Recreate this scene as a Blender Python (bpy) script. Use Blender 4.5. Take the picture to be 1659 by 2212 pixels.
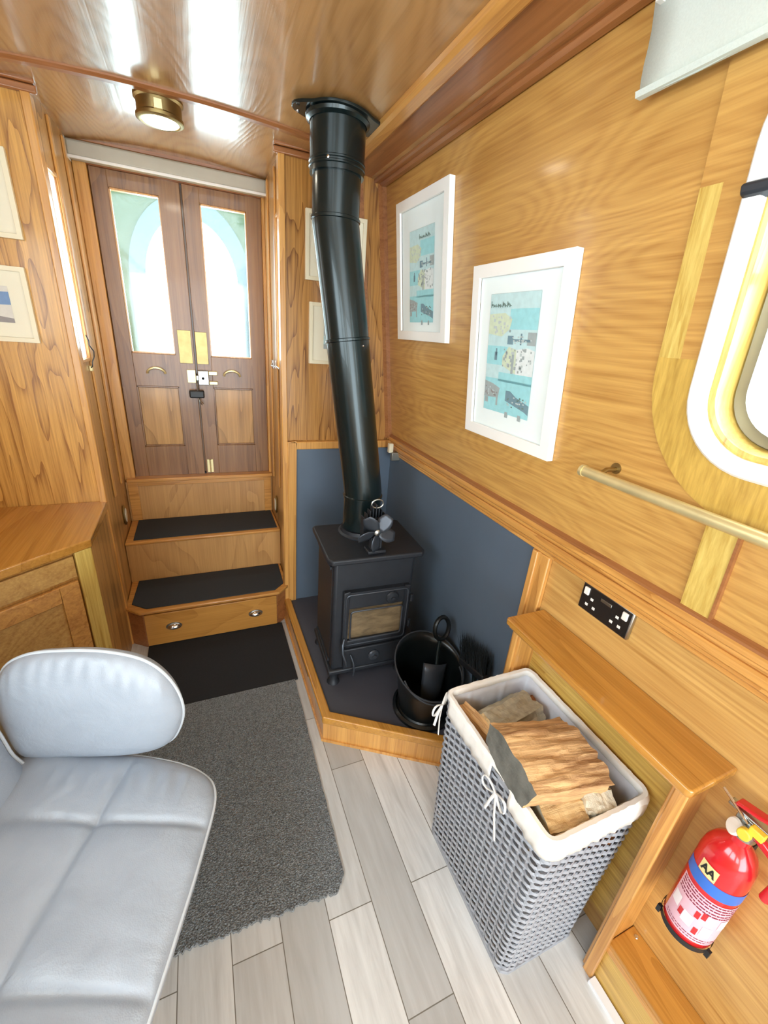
import bpy, bmesh, math, random
from math import sin, cos, pi, radians, sqrt, atan2
from mathutils import Vector, Matrix, noise
random.seed(7)
C = bpy.context.scene.collection
for o in list(bpy.data.objects): bpy.data.objects.remove(o, do_unlink=True)

# ------------------------------------------------------------------ camera, sky, exposure
YAW, PIT, ROL, FPX, CAMH = 0.4250568795, 0.3948623831, -0.0844459347, 905.162, 1.40
f_ = Vector((sin(YAW)*cos(PIT), cos(YAW)*cos(PIT), -sin(PIT)))
r_ = Vector((cos(YAW), -sin(YAW), 0)); d_ = f_.cross(r_)
r2 = cos(ROL)*r_ + sin(ROL)*d_; d2 = -sin(ROL)*r_ + cos(ROL)*d_
cam = bpy.data.objects.new('camera', bpy.data.cameras.new('camera')); C.objects.link(cam)
cm = Matrix((r2, -d2, -f_)).transposed().to_4x4(); cm.translation = Vector((0, 0, CAMH)); cam.matrix_world = cm
cam.data.sensor_fit = 'VERTICAL'; cam.data.sensor_height = 32.0; cam.data.lens = 32.0*FPX/2212.0
cam.data.clip_start = 0.02
sc = bpy.context.scene; sc.camera = cam
sc.view_settings.view_transform = 'Standard'; sc.view_settings.look = 'None'
sc.view_settings.gamma = 1.0; sc.view_settings.exposure = 1.8
sc.cycles.max_bounces = 10; sc.cycles.diffuse_bounces = 6; sc.cycles.glossy_bounces = 5
sc.cycles.transparent_max_bounces = 12; sc.cycles.sample_clamp_indirect = 6
sc.cycles.use_denoising = True
w = bpy.data.worlds.new('overcast_sky'); sc.world = w; w.use_nodes = True
bg = w.node_tree.nodes['Background']; bg.inputs[0].default_value = (0.84, 0.98, 1.06, 1); bg.inputs[1].default_value = 3.4

def portal(loc, rot, sx, sy):
    l = bpy.data.lights.new('window_portal', 'AREA'); l.shape = 'RECTANGLE'; l.size = sx; l.size_y = sy
    l.cycles.is_portal = True
    o = bpy.data.objects.new('window_portal', l); C.objects.link(o); o.location = loc; o.rotation_euler = rot
portal((0, 2.42, 1.55), (-pi/2, 0, 0), .7, .7)
for yy in (0.2, -1.3): portal((0.93, yy, 1.5), (0, pi/2, 0), .6, .75)
for yy in (0.3, -0.6, -1.7): portal((-0.98, yy, 1.5), (0, -pi/2, 0), .6, .8)
portal((0, -2.66, 1.1), (pi/2, 0, 0), 1.5, 1.7)

# ------------------------------------------------------------------ materials
def lin(h):
    if isinstance(h, str):
        h = h.lstrip('#'); v = [int(h[i:i+2], 16)/255 for i in (0, 2, 4)]
    else: v = [x/255 for x in h]
    return tuple(x/12.92 if x <= .04045 else ((x+.055)/1.055)**2.4 for x in v) + (1,)
class NT:
    def __init__(s, name):
        s.m = bpy.data.materials.new(name); s.m.use_nodes = True
        s.t = s.m.node_tree; s.b = s.t.nodes['Principled BSDF']; s.out = s.t.nodes['Material Output']
    def n(s, kind, **kw):
        nd = s.t.nodes.new(kind)
        for k, v in kw.items():
            if k.startswith('i_'):
                key = k[2:]; key = int(key) if key.isdigit() else key.replace('_', ' ')
                nd.inputs[key].default_value = v
            else: setattr(nd, k, v)
        return nd
    def l(s, a, b): s.t.links.new(a, b)
    def math(s, op, a, b=None, c=None, clamp=False):
        nd = s.n('ShaderNodeMath', operation=op, use_clamp=clamp)
        for i, v in enumerate((a, b, c)):
            if v is None: continue
            if isinstance(v, (int, float)): nd.inputs[i].default_value = v
            else: s.l(v, nd.inputs[i])
        return nd.outputs[0]
    def coord(s, scale=(1, 1, 1), loc=(0, 0, 0), rot=(0, 0, 0)):
        tc = s.n('ShaderNodeTexCoord'); mp = s.n('ShaderNodeMapping')
        mp.inputs['Scale'].default_value = scale; mp.inputs['Location'].default_value = loc; mp.inputs['Rotation'].default_value = rot
        s.l(tc.outputs['Object'], mp.inputs[0]); return mp.outputs[0]
    def noise(s, vec, scale=5, detail=2, rough=.5, dist=0):
        nd = s.n('ShaderNodeTexNoise'); nd.inputs['Scale'].default_value = scale; nd.inputs['Detail'].default_value = detail
        nd.inputs['Roughness'].default_value = rough; nd.inputs['Distortion'].default_value = dist
        s.l(vec, nd.inputs['Vector']); return nd.outputs[0]
    def mix(s, fac, a, b):
        nd = s.n('ShaderNodeMix', data_type='RGBA')
        for sock, v in ((nd.inputs[0], fac), (nd.inputs[6], a), (nd.inputs[7], b)):
            if isinstance(v, (int, float)): sock.default_value = v
            elif isinstance(v, tuple): sock.default_value = v
            else: s.l(v, sock)
        return nd.outputs[2]
    def bump(s, h, strength=.2, dist=.002):
        nd = s.n('ShaderNodeBump'); nd.inputs['Strength'].default_value = strength; nd.inputs['Distance'].default_value = dist
        s.l(h, nd.inputs['Height']); s.l(nd.outputs[0], s.b.inputs['Normal'])
    def p(s, **kw):
        for k, v in kw.items():
            key = {'base': 'Base Color', 'rough': 'Roughness', 'metal': 'Metallic', 'coat': 'Coat Weight', 'coatr': 'Coat Roughness',
                   'spec': 'Specular IOR Level', 'sheen': 'Sheen Weight', 'emi': 'Emission Color', 'ems': 'Emission Strength', 'trans': 'Transmission Weight'}[k]
            if isinstance(v, (int, float, tuple)): s.b.inputs[key].default_value = v
            else: s.l(v, s.b.inputs[key])
        return s
def plain(name, col, rough=.5, metal=0, var=.06, coat=0, vscale=30, bump=0):
    t = NT(name); c = lin(col); d = tuple(x*(1-var*2.5) for x in c[:3]) + (1,)
    nz = t.noise(t.coord(), vscale, 3)
    t.p(base=t.mix(nz, c, d), rough=rough, metal=metal, coat=coat)
    if bump: t.bump(t.noise(t.coord(), vscale*6, 2), bump, .001)
    return t.m
def wc(h):
    c = lin(h); return (min(c[0]*1.04, .9), min(c[1]*1.22, .85), min(c[2]*1.3, .8), 1)
def wood(name, light, dark, axis='z', rings=9, ring_amt=.6, fine=.35, low=.25, rough=.33, coat=.25, scale=2.2, along=.28, sharp=3.0, bump=.15, seed=0., soft=False):
    t = NT(name)
    i = 'xyz'.index(axis)
    sc1 = [1, 1, 1]; sc1[i] = along
    sc2 = [1, 1, 1]; sc2[i] = .025
    v1 = t.coord(tuple(sc1), (seed, seed*1.7, seed*.6)); v2 = t.coord(tuple(sc2), (seed, 0, seed))
    n1 = t.noise(v1, scale, 2.2, .45, .35)
    fr = t.math('FRACT', t.math('MULTIPLY', n1, rings))
    if soft:
        ring = t.math('MULTIPLY_ADD', t.math('SINE', t.math('MULTIPLY', n1, rings*6.283)), .5, .5)
        ring = t.math('POWER', ring, sharp)
    else: ring = t.math('POWER', fr, sharp)
    fn = t.noise(v2, 160, 3, .6)
    fn2 = t.noise(v2, 45, 2, .6)
    lw = t.noise(v1, 1.3, 2)
    a = t.math('MULTIPLY', ring, ring_amt)
    # grain lines break up into pores
    a = t.math('MULTIPLY', a, t.math('MULTIPLY_ADD', fn, 1.1, .35))
    b = t.math('MULTIPLY', t.math('SUBTRACT', fn, .35), fine*1.6)
    b2 = t.math('MULTIPLY', t.math('SUBTRACT', fn2, .4), fine)
    c = t.math('MULTIPLY', t.math('SUBTRACT', lw, .4), low*2)
    s = t.math('ADD', t.math('ADD', t.math('ADD', a, b), b2), c, clamp=True)
    t.p(base=t.mix(s, wc(light), wc(dark)), rough=rough, coat=coat, coatr=.12)
    t.bump(t.math('ADD', fn, t.math('MULTIPLY', ring, .6)), bump, .0012)
    return t.m

MAT = {}
def m(k): return MAT[k]
MAT['ply_right'] = wood('ply_right', 'CF9650', '9A5F28', 'y', rings=30, ring_amt=.22, fine=.62, low=.3, scale=3.4, along=.26, sharp=1.3, soft=True, rough=.36, coat=.3)
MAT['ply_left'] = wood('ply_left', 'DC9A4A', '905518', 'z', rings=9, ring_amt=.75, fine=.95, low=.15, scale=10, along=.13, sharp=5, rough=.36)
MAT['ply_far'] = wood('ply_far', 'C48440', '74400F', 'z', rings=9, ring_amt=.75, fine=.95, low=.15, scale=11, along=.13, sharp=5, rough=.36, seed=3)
MAT['ply_ceiling'] = wood('ply_ceiling', 'B98350', '8A5A2E', 'y', rings=30, ring_amt=.3, fine=.25, low=.2, scale=3.0, along=.3, sharp=1.5, soft=True, rough=.27, coat=.6, bump=.22)
MAT['ply_side'] = wood('ply_side', 'C68A4C', '7A4C20', 'z', rings=10, ring_amt=.6, fine=.6, low=.2, scale=3, along=.2, sharp=3, rough=.4)
MAT['oak_y'] = wood('oak_y', 'D8964E', '9A5720', 'y', rings=8, ring_amt=.35, fine=.6, low=.15, scale=9, along=.08, rough=.3, coat=.4)
MAT['oak_x'] = wood('oak_x', 'D08B44', '8E4F1C', 'x', rings=8, ring_amt=.35, fine=.6, low=.15, scale=9, along=.08, rough=.3, coat=.4)
MAT['oak_z'] = wood('oak_z', 'DB9850', '9C5A24', 'z', rings=8, ring_amt=.35, fine=.6, low=.15, scale=9, along=.08, rough=.3, coat=.4)
MAT['oak_pale_z'] = wood('oak_pale_z', 'DDB562', 'B07E30', 'z', rings=8, ring_amt=.3, fine=.9, low=.15, scale=9, along=.08, rough=.36)
MAT['oak_pale_y'] = wood('oak_pale_y', 'D5A555', '9C6A28', 'y', rings=8, ring_amt=.3, fine=.9, low=.15, scale=9, along=.1, rough=.36)
MAT['oak_golden'] = wood('oak_golden', 'C9873A', '8A4E14', 'y', rings=8, ring_amt=.3, fine=.5, low=.35, scale=5, along=.12, rough=.24, coat=.6)
MAT['drawer_ply'] = wood('drawer_ply', 'C98740', '91551F', 'x', rings=7, ring_amt=.3, fine=.35, low=.35, scale=3, along=.3, rough=.32)
MAT['riser_ply'] = wood('riser_ply', 'C58A50', '8B5527', 'z', rings=7, ring_amt=.35, fine=.45, low=.4, scale=4, along=.35, rough=.4)
MAT['lower_ply'] = wood('lower_ply', 'CF9A58', 'A0682F', 'y', rings=22, ring_amt=.3, fine=.7, low=.15, scale=3, along=.1, sharp=1.5, soft=True, rough=.34, coat=.3)
MAT['trim_red_y'] = wood('trim_red_y', 'A8683C', '6E3817', 'y', rings=5, ring_amt=.3, fine=.5, scale=9, along=.08, rough=.32)
MAT['trim_red_x'] = wood('trim_red_x', 'A8663A', '6A3515', 'x', rings=5, ring_amt=.3, fine=.5, scale=9, along=.08, rough=.32)
MAT['door_dark'] = wood('door_dark', '94623A', '5E361B', 'z', rings=7, ring_amt=.4, fine=.7, low=.3, scale=6, along=.15, rough=.38)
MAT['door_panel'] = wood('door_panel', 'C08544', '86551F', 'z', rings=7, ring_amt=.5, fine=.6, low=.5, scale=6, along=.3, rough=.4)
MAT['brass'] = plain('brass', 'F0E0A8', .38, .6, .1)
MAT['brass_dull'] = plain('brass_dull', 'B7A06C', .42, 1, .2)
MAT['chrome'] = plain('chrome', 'D8D8DA', .16, 1, .03)
MAT['steel'] = plain('steel', 'B8BAB6', .32, 1, .08)
MAT['black_plastic'] = plain('black_plastic', '1E1F22', .45)
MAT['dark_hole'] = plain('dark_hole', '0A0A0B', .9)
MAT['white_frame'] = plain('white_frame', 'FCFBF6', .4, 0, .01)
MAT['cream_frame'] = plain('cream_frame', 'EFE6C8', .45, 0, .01)
MAT['mount_blue'] = plain('mount_blue', 'F0FBFB', .7, 0, .01)
MAT['mount_cream'] = plain('mount_cream', 'F1EBD4', .7, 0, .01)
MAT['stove_iron'] = plain('stove_iron', '2B2E34', .5, .25, .12, vscale=40, bump=.25)
MAT['stove_iron_light'] = plain('stove_iron_light', '4A4F57', .38, .5, .1)
MAT['flue_black'] = plain('flue_black', '192627', .25, .35, .1, vscale=15, coat=.15)
MAT['bucket_black'] = plain('bucket_black', '15191A', .3, .3, .1, vscale=15, coat=.1)
MAT['slate'] = plain('slate', '5E6C7C', .42, 0, .07, vscale=6, bump=.05)
MAT['hearth_slab'] = plain('hearth_slab', '4A4A52', .5, 0, .08, vscale=8, bump=.08)
MAT['tread_mat'] = plain('tread_mat', '2E3236', .85, 0, .12, vscale=200, bump=.4)
MAT['door_mat'] = plain('door_mat', '26282C', .95, 0, .2, vscale=260, bump=.8)
MAT['leather_seam'] = plain('leather_seam', '8C929B', .5)
MAT['piping'] = plain('piping', 'C6CED6', .38, 0, .03)
MAT['white_plastic'] = plain('white_plastic', 'ECEAE4', .35, 0, .02)
MAT['grey_metal'] = plain('grey_metal', '9B9A92', .35, .7)
MAT['socket_black'] = plain('socket_black', '2A2523', .22, .2, .05)
MAT['red_paint'] = plain('red_paint', 'D3222B', .2, 0, .03, coat=.5)
MAT['blue_band'] = plain('blue_band', '3C74D6', .35, 0, .05)
MAT['label_pink'] = plain('label_pink', 'F2C4D4', .4, 0, .05, vscale=150)
MAT['label_white'] = plain('label_white', 'FBF4F6', .4, 0, .02)
MAT['label_dark'] = plain('label_dark', '8C2242', .4)
MAT['yellow'] = plain('yellow', 'F4D648', .4)
MAT['yellow_cream'] = plain('yellow_cream', 'F3E2A0', .4)
MAT['liner'] = plain('liner', 'D3D6DE', .85, 0, .08, vscale=25, bump=.2)
MAT['cuff'] = plain('cuff', 'F5F3EE', .85, 0, .06, vscale=40, bump=.3)
MAT['ribbon'] = plain('ribbon', 'F2F2F0', .7, 0, .03)
MAT['bark'] = plain('bark', '6F6C62', .9, 0, .3, vscale=50, bump=1)
MAT['bark_dark'] = plain('bark_dark', '3A2418', .9, 0, .3, vscale=40, bump=1)
MAT['birch'] = plain('birch', 'C9C0A8', .8, 0, .25, vscale=60, bump=.6)
MAT['birch_white'] = plain('birch_white', 'E3D9C2', .85, 0, .22, vscale=70, bump=1)
MAT['end_grey'] = plain('end_grey', '8A8A82', .9, 0, .34, vscale=34, bump=1)
MAT['ash'] = plain('ash', '9A7B5A', .9)
MAT['blind_metal'] = plain('blind_metal', 'B9B3A2', .5, .1, .04)
MAT['white_strip'] = plain('white_strip', 'E9ECF2', .4, 0, .01)
MAT['brush_hair'] = plain('brush_hair', '1A2226', .8)
MAT['canopy_teal'] = plain('canopy_teal', '3F5056', .9)
MAT['leaf_green'] = plain('leaf_green', '8FBF6A', .8, 0, .25, vscale=8)
MAT['bank'] = plain('bank', '8FA088', .95)
def splitwood(name, light, dark):
    t = NT(name); v = t.coord((.06, 1, 1))
    a = t.noise(v, 110, 5, .72, .5); b = t.noise(v, 34, 3, .6, .9); c = t.noise(t.coord(), 9, 2)
    s = t.math('ADD', t.math('MULTIPLY', t.math('SUBTRACT', a, .40), 1.9), t.math('ADD', t.math('MULTIPLY', t.math('SUBTRACT', b, .4), 1.0), t.math('MULTIPLY', t.math('SUBTRACT', c, .45), .7)), clamp=True)
    t.p(base=t.mix(s, lin(light), lin(dark)), rough=.85)
    t.bump(t.math('ADD', a, b), 1.0, .004); return t.m
MAT['split'] = splitwood('split_wood', 'EDC38C', '7A4620')
MAT['split_pale'] = splitwood('split_wood_pale', 'DDBF8C', '8A6236')
MAT['split_red'] = splitwood('split_wood_red', 'B4743C', '5E3214')
def glass(name, tint='F4FBFA', amount=.06, bumpy=0):
    t = NT(name); tr = t.n('ShaderNodeBsdfTransparent'); tr.inputs[0].default_value = lin(tint)
    gl = t.n('ShaderNodeBsdfGlossy'); gl.inputs['Roughness'].default_value = .05
    mx = t.n('ShaderNodeMixShader'); mx.inputs[0].default_value = amount
    t.l(tr.outputs[0], mx.inputs[1]); t.l(gl.outputs[0], mx.inputs[2])
    t.l(mx.outputs[0], t.out.inputs[0]); return t.m
MAT['glass'] = glass('glass'); MAT['picture_glass'] = glass('picture_glass', 'FFFFFF', .07)
def frosted():
    t = NT('frosted_glass'); tr = t.n('ShaderNodeBsdfTranslucent'); tr.inputs[0].default_value = (.95, .97, .97, 1)
    tp = t.n('ShaderNodeBsdfTransparent'); mx = t.n('ShaderNodeMixShader'); mx.inputs[0].default_value = .35
    t.l(tr.outputs[0], mx.inputs[1]); t.l(tp.outputs[0], mx.inputs[2]); t.l(mx.outputs[0], t.out.inputs[0]); return t.m
MAT['frosted'] = frosted()
def cloth_trans(name, col, f=.4):
    t = NT(name); c = lin(col); nz = t.noise(t.coord((1, 1, 1)), 400, 2)
    colr = t.mix(nz, c, tuple(x*.86 for x in c[:3])+(1,))
    df = t.n('ShaderNodeBsdfDiffuse'); tl = t.n('ShaderNodeBsdfTranslucent'); mx = t.n('ShaderNodeMixShader'); mx.inputs[0].default_value = f
    t.l(colr, df.inputs[0]); t.l(colr, tl.inputs[0]); t.l(df.outputs[0], mx.inputs[1]); t.l(tl.outputs[0], mx.inputs[2])
    t.l(mx.outputs[0], t.out.inputs[0]); return t.m
MAT['blind_fabric'] = cloth_trans('blind_fabric', 'F4FCF7', .4)
MAT['canopy_plastic'] = cloth_trans('canopy_plastic', '5C6852', .6)
def emit(name, col, s):
    t = NT(name); t.p(base=lin(col), emi=lin(col), ems=s); return t.m
MAT['lamp_glow'] = emit('lamp_glow', 'FFF3DC', 14)
MAT['steplight'] = plain('steplight', 'E6DDC8', .3)
def floor_mat():
    t = NT('grey_plank_floor')
    tc = t.n('ShaderNodeTexCoord'); mp = t.n('ShaderNodeMapping'); mp.inputs['Rotation'].default_value = (0, 0, pi/2); mp.inputs['Location'].default_value = (.33, .04, 0)
    t.l(tc.outputs['Object'], mp.inputs[0])
    br = t.n('ShaderNodeTexBrick', offset=.37, squash=1.0); br.inputs['Scale'].default_value = 1.0
    br.inputs['Brick Width'].default_value = .62; br.inputs['Row Height'].default_value = .118; br.inputs['Mortar Size'].default_value = .0012
    br.inputs['Color1'].default_value = (0, 0, 0, 1); br.inputs['Color2'].default_value = (1, 1, 1, 1); br.inputs['Mortar'].default_value = (.5, .5, .5, 1)
    br.inputs['Bias'].default_value = 0.0
    t.l(mp.outputs[0], br.inputs['Vector'])
    v = t.coord((1, .1, 1)); fn = t.noise(v, 60, 4, .6, .4); fb = t.noise(v, 12, 3, .6, .8)
    col = t.mix(br.outputs['Color'], lin('AEB0B0'), lin('E9EBEB'))
    g = t.math('ADD', t.math('MULTIPLY', t.math('SUBTRACT', fn, .42), 1.4), t.math('MULTIPLY', t.math('SUBTRACT', fb, .42), 1.6), clamp=True)
    col = t.mix(t.math('MULTIPLY', g, .65), col, lin('94928E'))
    col = t.mix(br.outputs['Fac'], col, lin('6F6A62'))
    t.p(base=col, rough=.45); t.bump(fn, .15, .001); return t.m
MAT['floor'] = floor_mat()
def carpet_mat():
    t = NT('carpet'); a = t.noise(t.coord(), 260, 3, .7); b = t.noise(t.coord(), 4, 2)
    v = t.n('ShaderNodeTexVoronoi'); v.inputs['Scale'].default_value = 240; t.l(t.coord(), v.inputs['Vector'])
    s = t.math('MULTIPLY', t.math('SUBTRACT', a, .38), 3.4, clamp=True)
    col = t.mix(s, lin('43474A'), lin('949CA1'))
    t.p(base=col, rough=1, sheen=.3); t.bump(v.outputs[0], 1, .004); return t.m
MAT['carpet'] = carpet_mat()
def leather():
    t = NT('grey_leather'); a = t.noise(t.coord(), 14, 3, .55, .4); v = t.n('ShaderNodeTexVoronoi'); v.inputs['Scale'].default_value = 420; t.l(t.coord(), v.inputs['Vector'])
    t.p(base=t.mix(a, lin('AAB3BF'), lin('98A2AF')), rough=.36, spec=.6)
    t.bump(t.math('ADD', t.math('MULTIPLY', a, 5), t.math('MULTIPLY', v.outputs[0], .25)), .35, .0025); return t.m
MAT['leather'] = leather()
def wicker():
    t = NT('grey_wicker'); a = t.noise(t.coord(), 60, 3, .6)
    t.p(base=t.mix(a, lin('B2B6BE'), lin('858A94')), rough=.6); t.bump(t.noise(t.coord(), 300, 2), .4, .001); return t.m
MAT['wicker'] = wicker()
def fireglass():
    t = NT('sooty_glass'); a = t.noise(t.coord((1, 1, 3)), 12, 4, .6, .5)
    t.p(base=t.mix(a, lin('1C1814'), lin('9C8666')), rough=.25, coat=.5); return t.m
MAT['fireglass'] = fireglass()

# ------------------------------------------------------------------ mesh helpers
def BM(): return bmesh.new()
def quad(bm, pts, flip=False):
    vs = [bm.verts.new(p) for p in pts]
    return bm.faces.new(vs[::-1] if flip else vs)
def box(bm, x0, x1, y0, y1, z0, z1, M=None):
    P = [Vector((x, y, z)) for x in (x0, x1) for y in (y0, y1) for z in (z0, z1)]
    if M: P = [M @ p for p in P]
    v = [bm.verts.new(p) for p in P]
    for q in ((0, 1, 3, 2), (4, 6, 7, 5), (0, 4, 5, 1), (2, 3, 7, 6), (0, 2, 6, 4), (1, 5, 7, 3)):
        bm.faces.new([v[i] for i in q])
    return bm
def prism(bm, poly, z0, z1, M=None):
    lo = [Vector((x, y, z0)) for x, y in poly]; hi = [Vector((x, y, z1)) for x, y in poly]
    if M: lo = [M @ p for p in lo]; hi = [M @ p for p in hi]
    a = [bm.verts.new(p) for p in lo]; b = [bm.verts.new(p) for p in hi]
    n = len(a)
    bm.faces.new(a[::-1]); bm.faces.new(b)
    for i in range(n): bm.faces.new((a[i], a[(i+1) % n], b[(i+1) % n], b[i]))
    return bm
def loft(bm, rings, closed=True, cap0=False, cap1=False, skip=None):
    R = [[bm.verts.new(p) for p in r] for r in rings]
    n = len(R[0])
    for j in range(len(R)-1):
        for i in range(n if closed else n-1):
            if skip and skip(j, i): continue
            k = (i+1) % n
            try: bm.faces.new((R[j][i], R[j][k], R[j+1][k], R[j+1][i]))
            except ValueError: pass
    if cap0: bm.faces.new(R[0][::-1])
    if cap1: bm.faces.new(R[-1])
    return bm
def tube(bm, pts, r, n=10, cap=True, flat=1.0, closed=False):
    pts = [Vector(p) for p in pts]; rings = []
    N = len(pts); prev = None
    for i, p in enumerate(pts):
        if closed: t = (pts[(i+1) % N]-pts[i-1])
        else: t = (pts[min(i+1, N-1)]-pts[max(i-1, 0)])
        t.normalize()
        if prev is None:
            up = Vector((0, 0, 1)) if abs(t.z) < .9 else Vector((1, 0, 0)); a = t.cross(up).normalized()
        else:
            a = (prev - t*prev.dot(t)).normalized()
        prev = a; b = t.cross(a)
        rr = r[i] if isinstance(r, (list, tuple)) else r
        rings.append([p + a*cos(2*pi*k/n)*rr + b*sin(2*pi*k/n)*rr*flat for k in range(n)])
    if closed: rings.append(rings[0]); return loft(bm, rings)
    return loft(bm, rings, cap0=cap, cap1=cap)
def lathe(bm, prof, c, n=32, axis=None, cap=True, a0=0, a1=2*pi):
    c = Vector(c); ax = Vector(axis or (0, 0, 1)).normalized()
    u = ax.cross(Vector((0, 0, 1)) if abs(ax.z) < .9 else Vector((1, 0, 0))).normalized(); v = ax.cross(u)
    full = abs(a1-a0-2*pi) < 1e-6
    rings = [[c + ax*h + (u*cos(a0+(a1-a0)*k/n) + v*sin(a0+(a1-a0)*k/n))*max(r, 1e-5) for k in range(n if full else n+1)] for r, h in prof]
    return loft(bm, rings, closed=full, cap0=cap and full, cap1=cap and full)
def rr(s0, s1, t0, t1, r, n=8):
    out = []
    for cx, cy, a in ((s1-r, t1-r, 0), (s0+r, t1-r, pi/2), (s0+r, t0+r, pi), (s1-r, t0+r, 3*pi/2)):
        for k in range(n+1):
            q = a + pi/2*k/n; out.append((cx+r*cos(q), cy+r*sin(q)))
    return out
def obj(name, bm, mat, parent=None, bevel=0, smooth=False, solid=0, label=None, seg=2, sharp=True):
    bmesh.ops.remove_doubles(bm, verts=bm.verts, dist=1e-6)
    bmesh.ops.recalc_face_normals(bm, faces=bm.faces)
    off = Vector(parent['_loc']) if parent is not None and '_loc' in parent else Vector((0, 0, 0))
    if parent is not None and off.length: bmesh.ops.translate(bm, verts=bm.verts, vec=-off)
    me = bpy.data.meshes.new(name); bm.to_mesh(me); bm.free()
    o = bpy.data.objects.new(name, me); C.objects.link(o)
    me.materials.append(m(mat) if isinstance(mat, str) else mat)
    if smooth:
        me.shade_smooth()
        if sharp: me.set_sharp_from_angle(angle=radians(38))
    if parent is not None:
        o.parent = parent; o['_loc'] = list(off)
    if solid:
        md = o.modifiers.new('solid', 'SOLIDIFY'); md.thickness = abs(solid); md.offset = 1 if solid > 0 else -1
    if bevel:
        md = o.modifiers.new('bevel', 'BEVEL'); md.width = bevel; md.segments = seg; md.limit_method = 'ANGLE'; md.angle_limit = radians(40)
        for p in me.polygons: p.use_smooth = True
        me.set_sharp_from_angle(angle=radians(38))
    if label: o['label'] = label
    return o
def struct(name, bm, mat, parent=None, **k):
    o = obj(name, bm, mat, parent, **k)
    if parent is None: o['kind'] = 'structure'
    return o
def thing(name, label, cat, loc, group=None, kind=None):
    o = bpy.data.objects.new(name, None); C.objects.link(o); o.location = loc; o['_loc'] = list(loc); o.empty_display_size = .05
    if kind: o['kind'] = kind
    if label: o['label'] = label
    if cat: o['category'] = cat
    if group: o['group'] = group
    return o
def rebase(o, loc):
    loc = Vector(loc); o.data.transform(Matrix.Translation(-loc)); o.location = loc; return o
def tag(o, label, cat, group=None, loc=None):
    o['label'] = label; o['category'] = cat
    if group: o['group'] = group
    if loc: rebase(o, loc)
    return o

# wall mapping: the cabin side leans inboard above the gunwale
def W(y, z, off=0.): return Vector((.84 - .115*(z-.95) - off, y, z))
def WL(y, z, off=0.): return Vector((-.88 + .115*(z-.95) + off, y, z))
def ceilz(x): return 2.0 - .10*(x+.02)**2

# ================================================================== STRUCTURE
bm = BM(); box(bm, -1.1, 1.0, -2.7, 2.4, -.04, 0); struct('floor', bm, 'floor')
# ceiling (gently cambered)
def ceil_strip(x0, x1, y0, y1, dz=0., n=14):
    b = BM(); rings = []
    for k in range(n+1):
        x = x0+(x1-x0)*k/n
        rings.append([Vector((x, y0, ceilz(x)+dz)), Vector((x, y1, ceilz(x)+dz))])
    loft(b, rings, closed=False); return b
struct('ceiling', ceil_strip(-.95, .90, -2.7, 2.45), 'ply_ceiling', solid=.04)
o = bpy.data.objects['ceiling']
# wall with window holes, mapping function F(y,z,off)
def wall_with_holes(name, F, y0, y1, z0, z1, holes, mat, th, kind='structure'):
    b = BM()
    cuts = sorted(holes, key=lambda h: h[0]); edges = [y0]
    cells = []
    for h in cuts: cells.append(h)
    # cell boundaries halfway between holes
    bounds = [y0] + [(cells[i][1]+cells[i+1][0])/2 for i in range(len(cells)-1)] + [y1]
    if not cells:
        n = 12; loft(b, [[F(y0+(y1-y0)*k/n, z0), F(y0+(y1-y0)*k/n, z1)] for k in range(n+1)], closed=False)
    for i, h in enumerate(cells):
        a, c = bounds[i], bounds[i+1]
        hy0, hy1, hz0, hz1, r = h; P = rr(hy0, hy1, hz0, hz1, r)
        cy, cz = (hy0+hy1)/2, (hz0+hz1)/2; Q = []
        for (s, t) in P:
            ds, dt = s-cy, t-cz; ks = []
            if ds > 1e-9: ks.append((c-cy)/ds)
            if ds < -1e-9: ks.append((a-cy)/ds)
            if dt > 1e-9: ks.append((z1-cz)/dt)
            if dt < -1e-9: ks.append((z0-cz)/dt)
            k = min(ks); Q.append([cy+ds*k, cz+dt*k])
        for (s, t) in ((a, z0), (a, z1), (c, z0), (c, z1)):   # snap nearest to the corners
            j = min(range(len(Q)), key=lambda j: (Q[j][0]-s)**2+(Q[j][1]-t)**2); Q[j] = [s, t]
        loft(b, [[F(s, t) for s, t in P], [F(s, t) for s, t in Q]])
    o = struct(name, b, mat)
    # thickness away from the room
    md = o.modifiers.new('solid', 'SOLIDIFY'); md.thickness = th; md.offset = -1
    # outward: flip if needed
    nrm = o.data.polygons[0].normal; cen = o.data.polygons[0].center
    if nrm.dot(Vector((0, 0, 1.4)) - cen) < 0: md.offset = 1
    return o
WIN = (-.12, .475, 1.248, 1.80, .10)
wall_with_holes('wall_right', W, -2.7, 1.85, .93, 2.02, [WIN, (-1.7, -1.1, 1.25, 1.8, .1)], 'ply_right', .03)
wall_with_holes('wall_left', WL, -2.7, 1.85, .93, 2.02, [(-2.1, -1.3, 1.2, 1.8, .1), (-1.0, -.2, 1.2, 1.8, .1), (-.1, .7, 1.2, 1.8, .1)], 'ply_right', .03)
for k, (F, a) in enumerate(((W, (-1.7, -1.1, 1.25, 1.8)), (WL, (-2.1, -1.3, 1.2, 1.8)), (WL, (-1.0, -.2, 1.2, 1.8)), (WL, (-.1, .7, 1.2, 1.8)))):
    b = BM(); q = rr(a[0]-.03, a[1]+.03, a[2]-.03, a[3]+.03, .11); q2 = rr(a[0]+.02, a[1]-.02, a[2]+.02, a[3]-.02, .08)
    loft(b, [[F(s, t, 0) for s, t in q], [F(s, t, .012) for s, t in q], [F(s, t, .012) for s, t in q2], [F(s, t, -.04) for s, t in q2]])
    struct('window_%d' % (5+k), b, 'cream_frame', smooth=True)
bm = BM(); box(bm, .85, .90, -2.7, 1.85, 0, .93); struct('wall_right_lower', bm, 'lower_ply')
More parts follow.
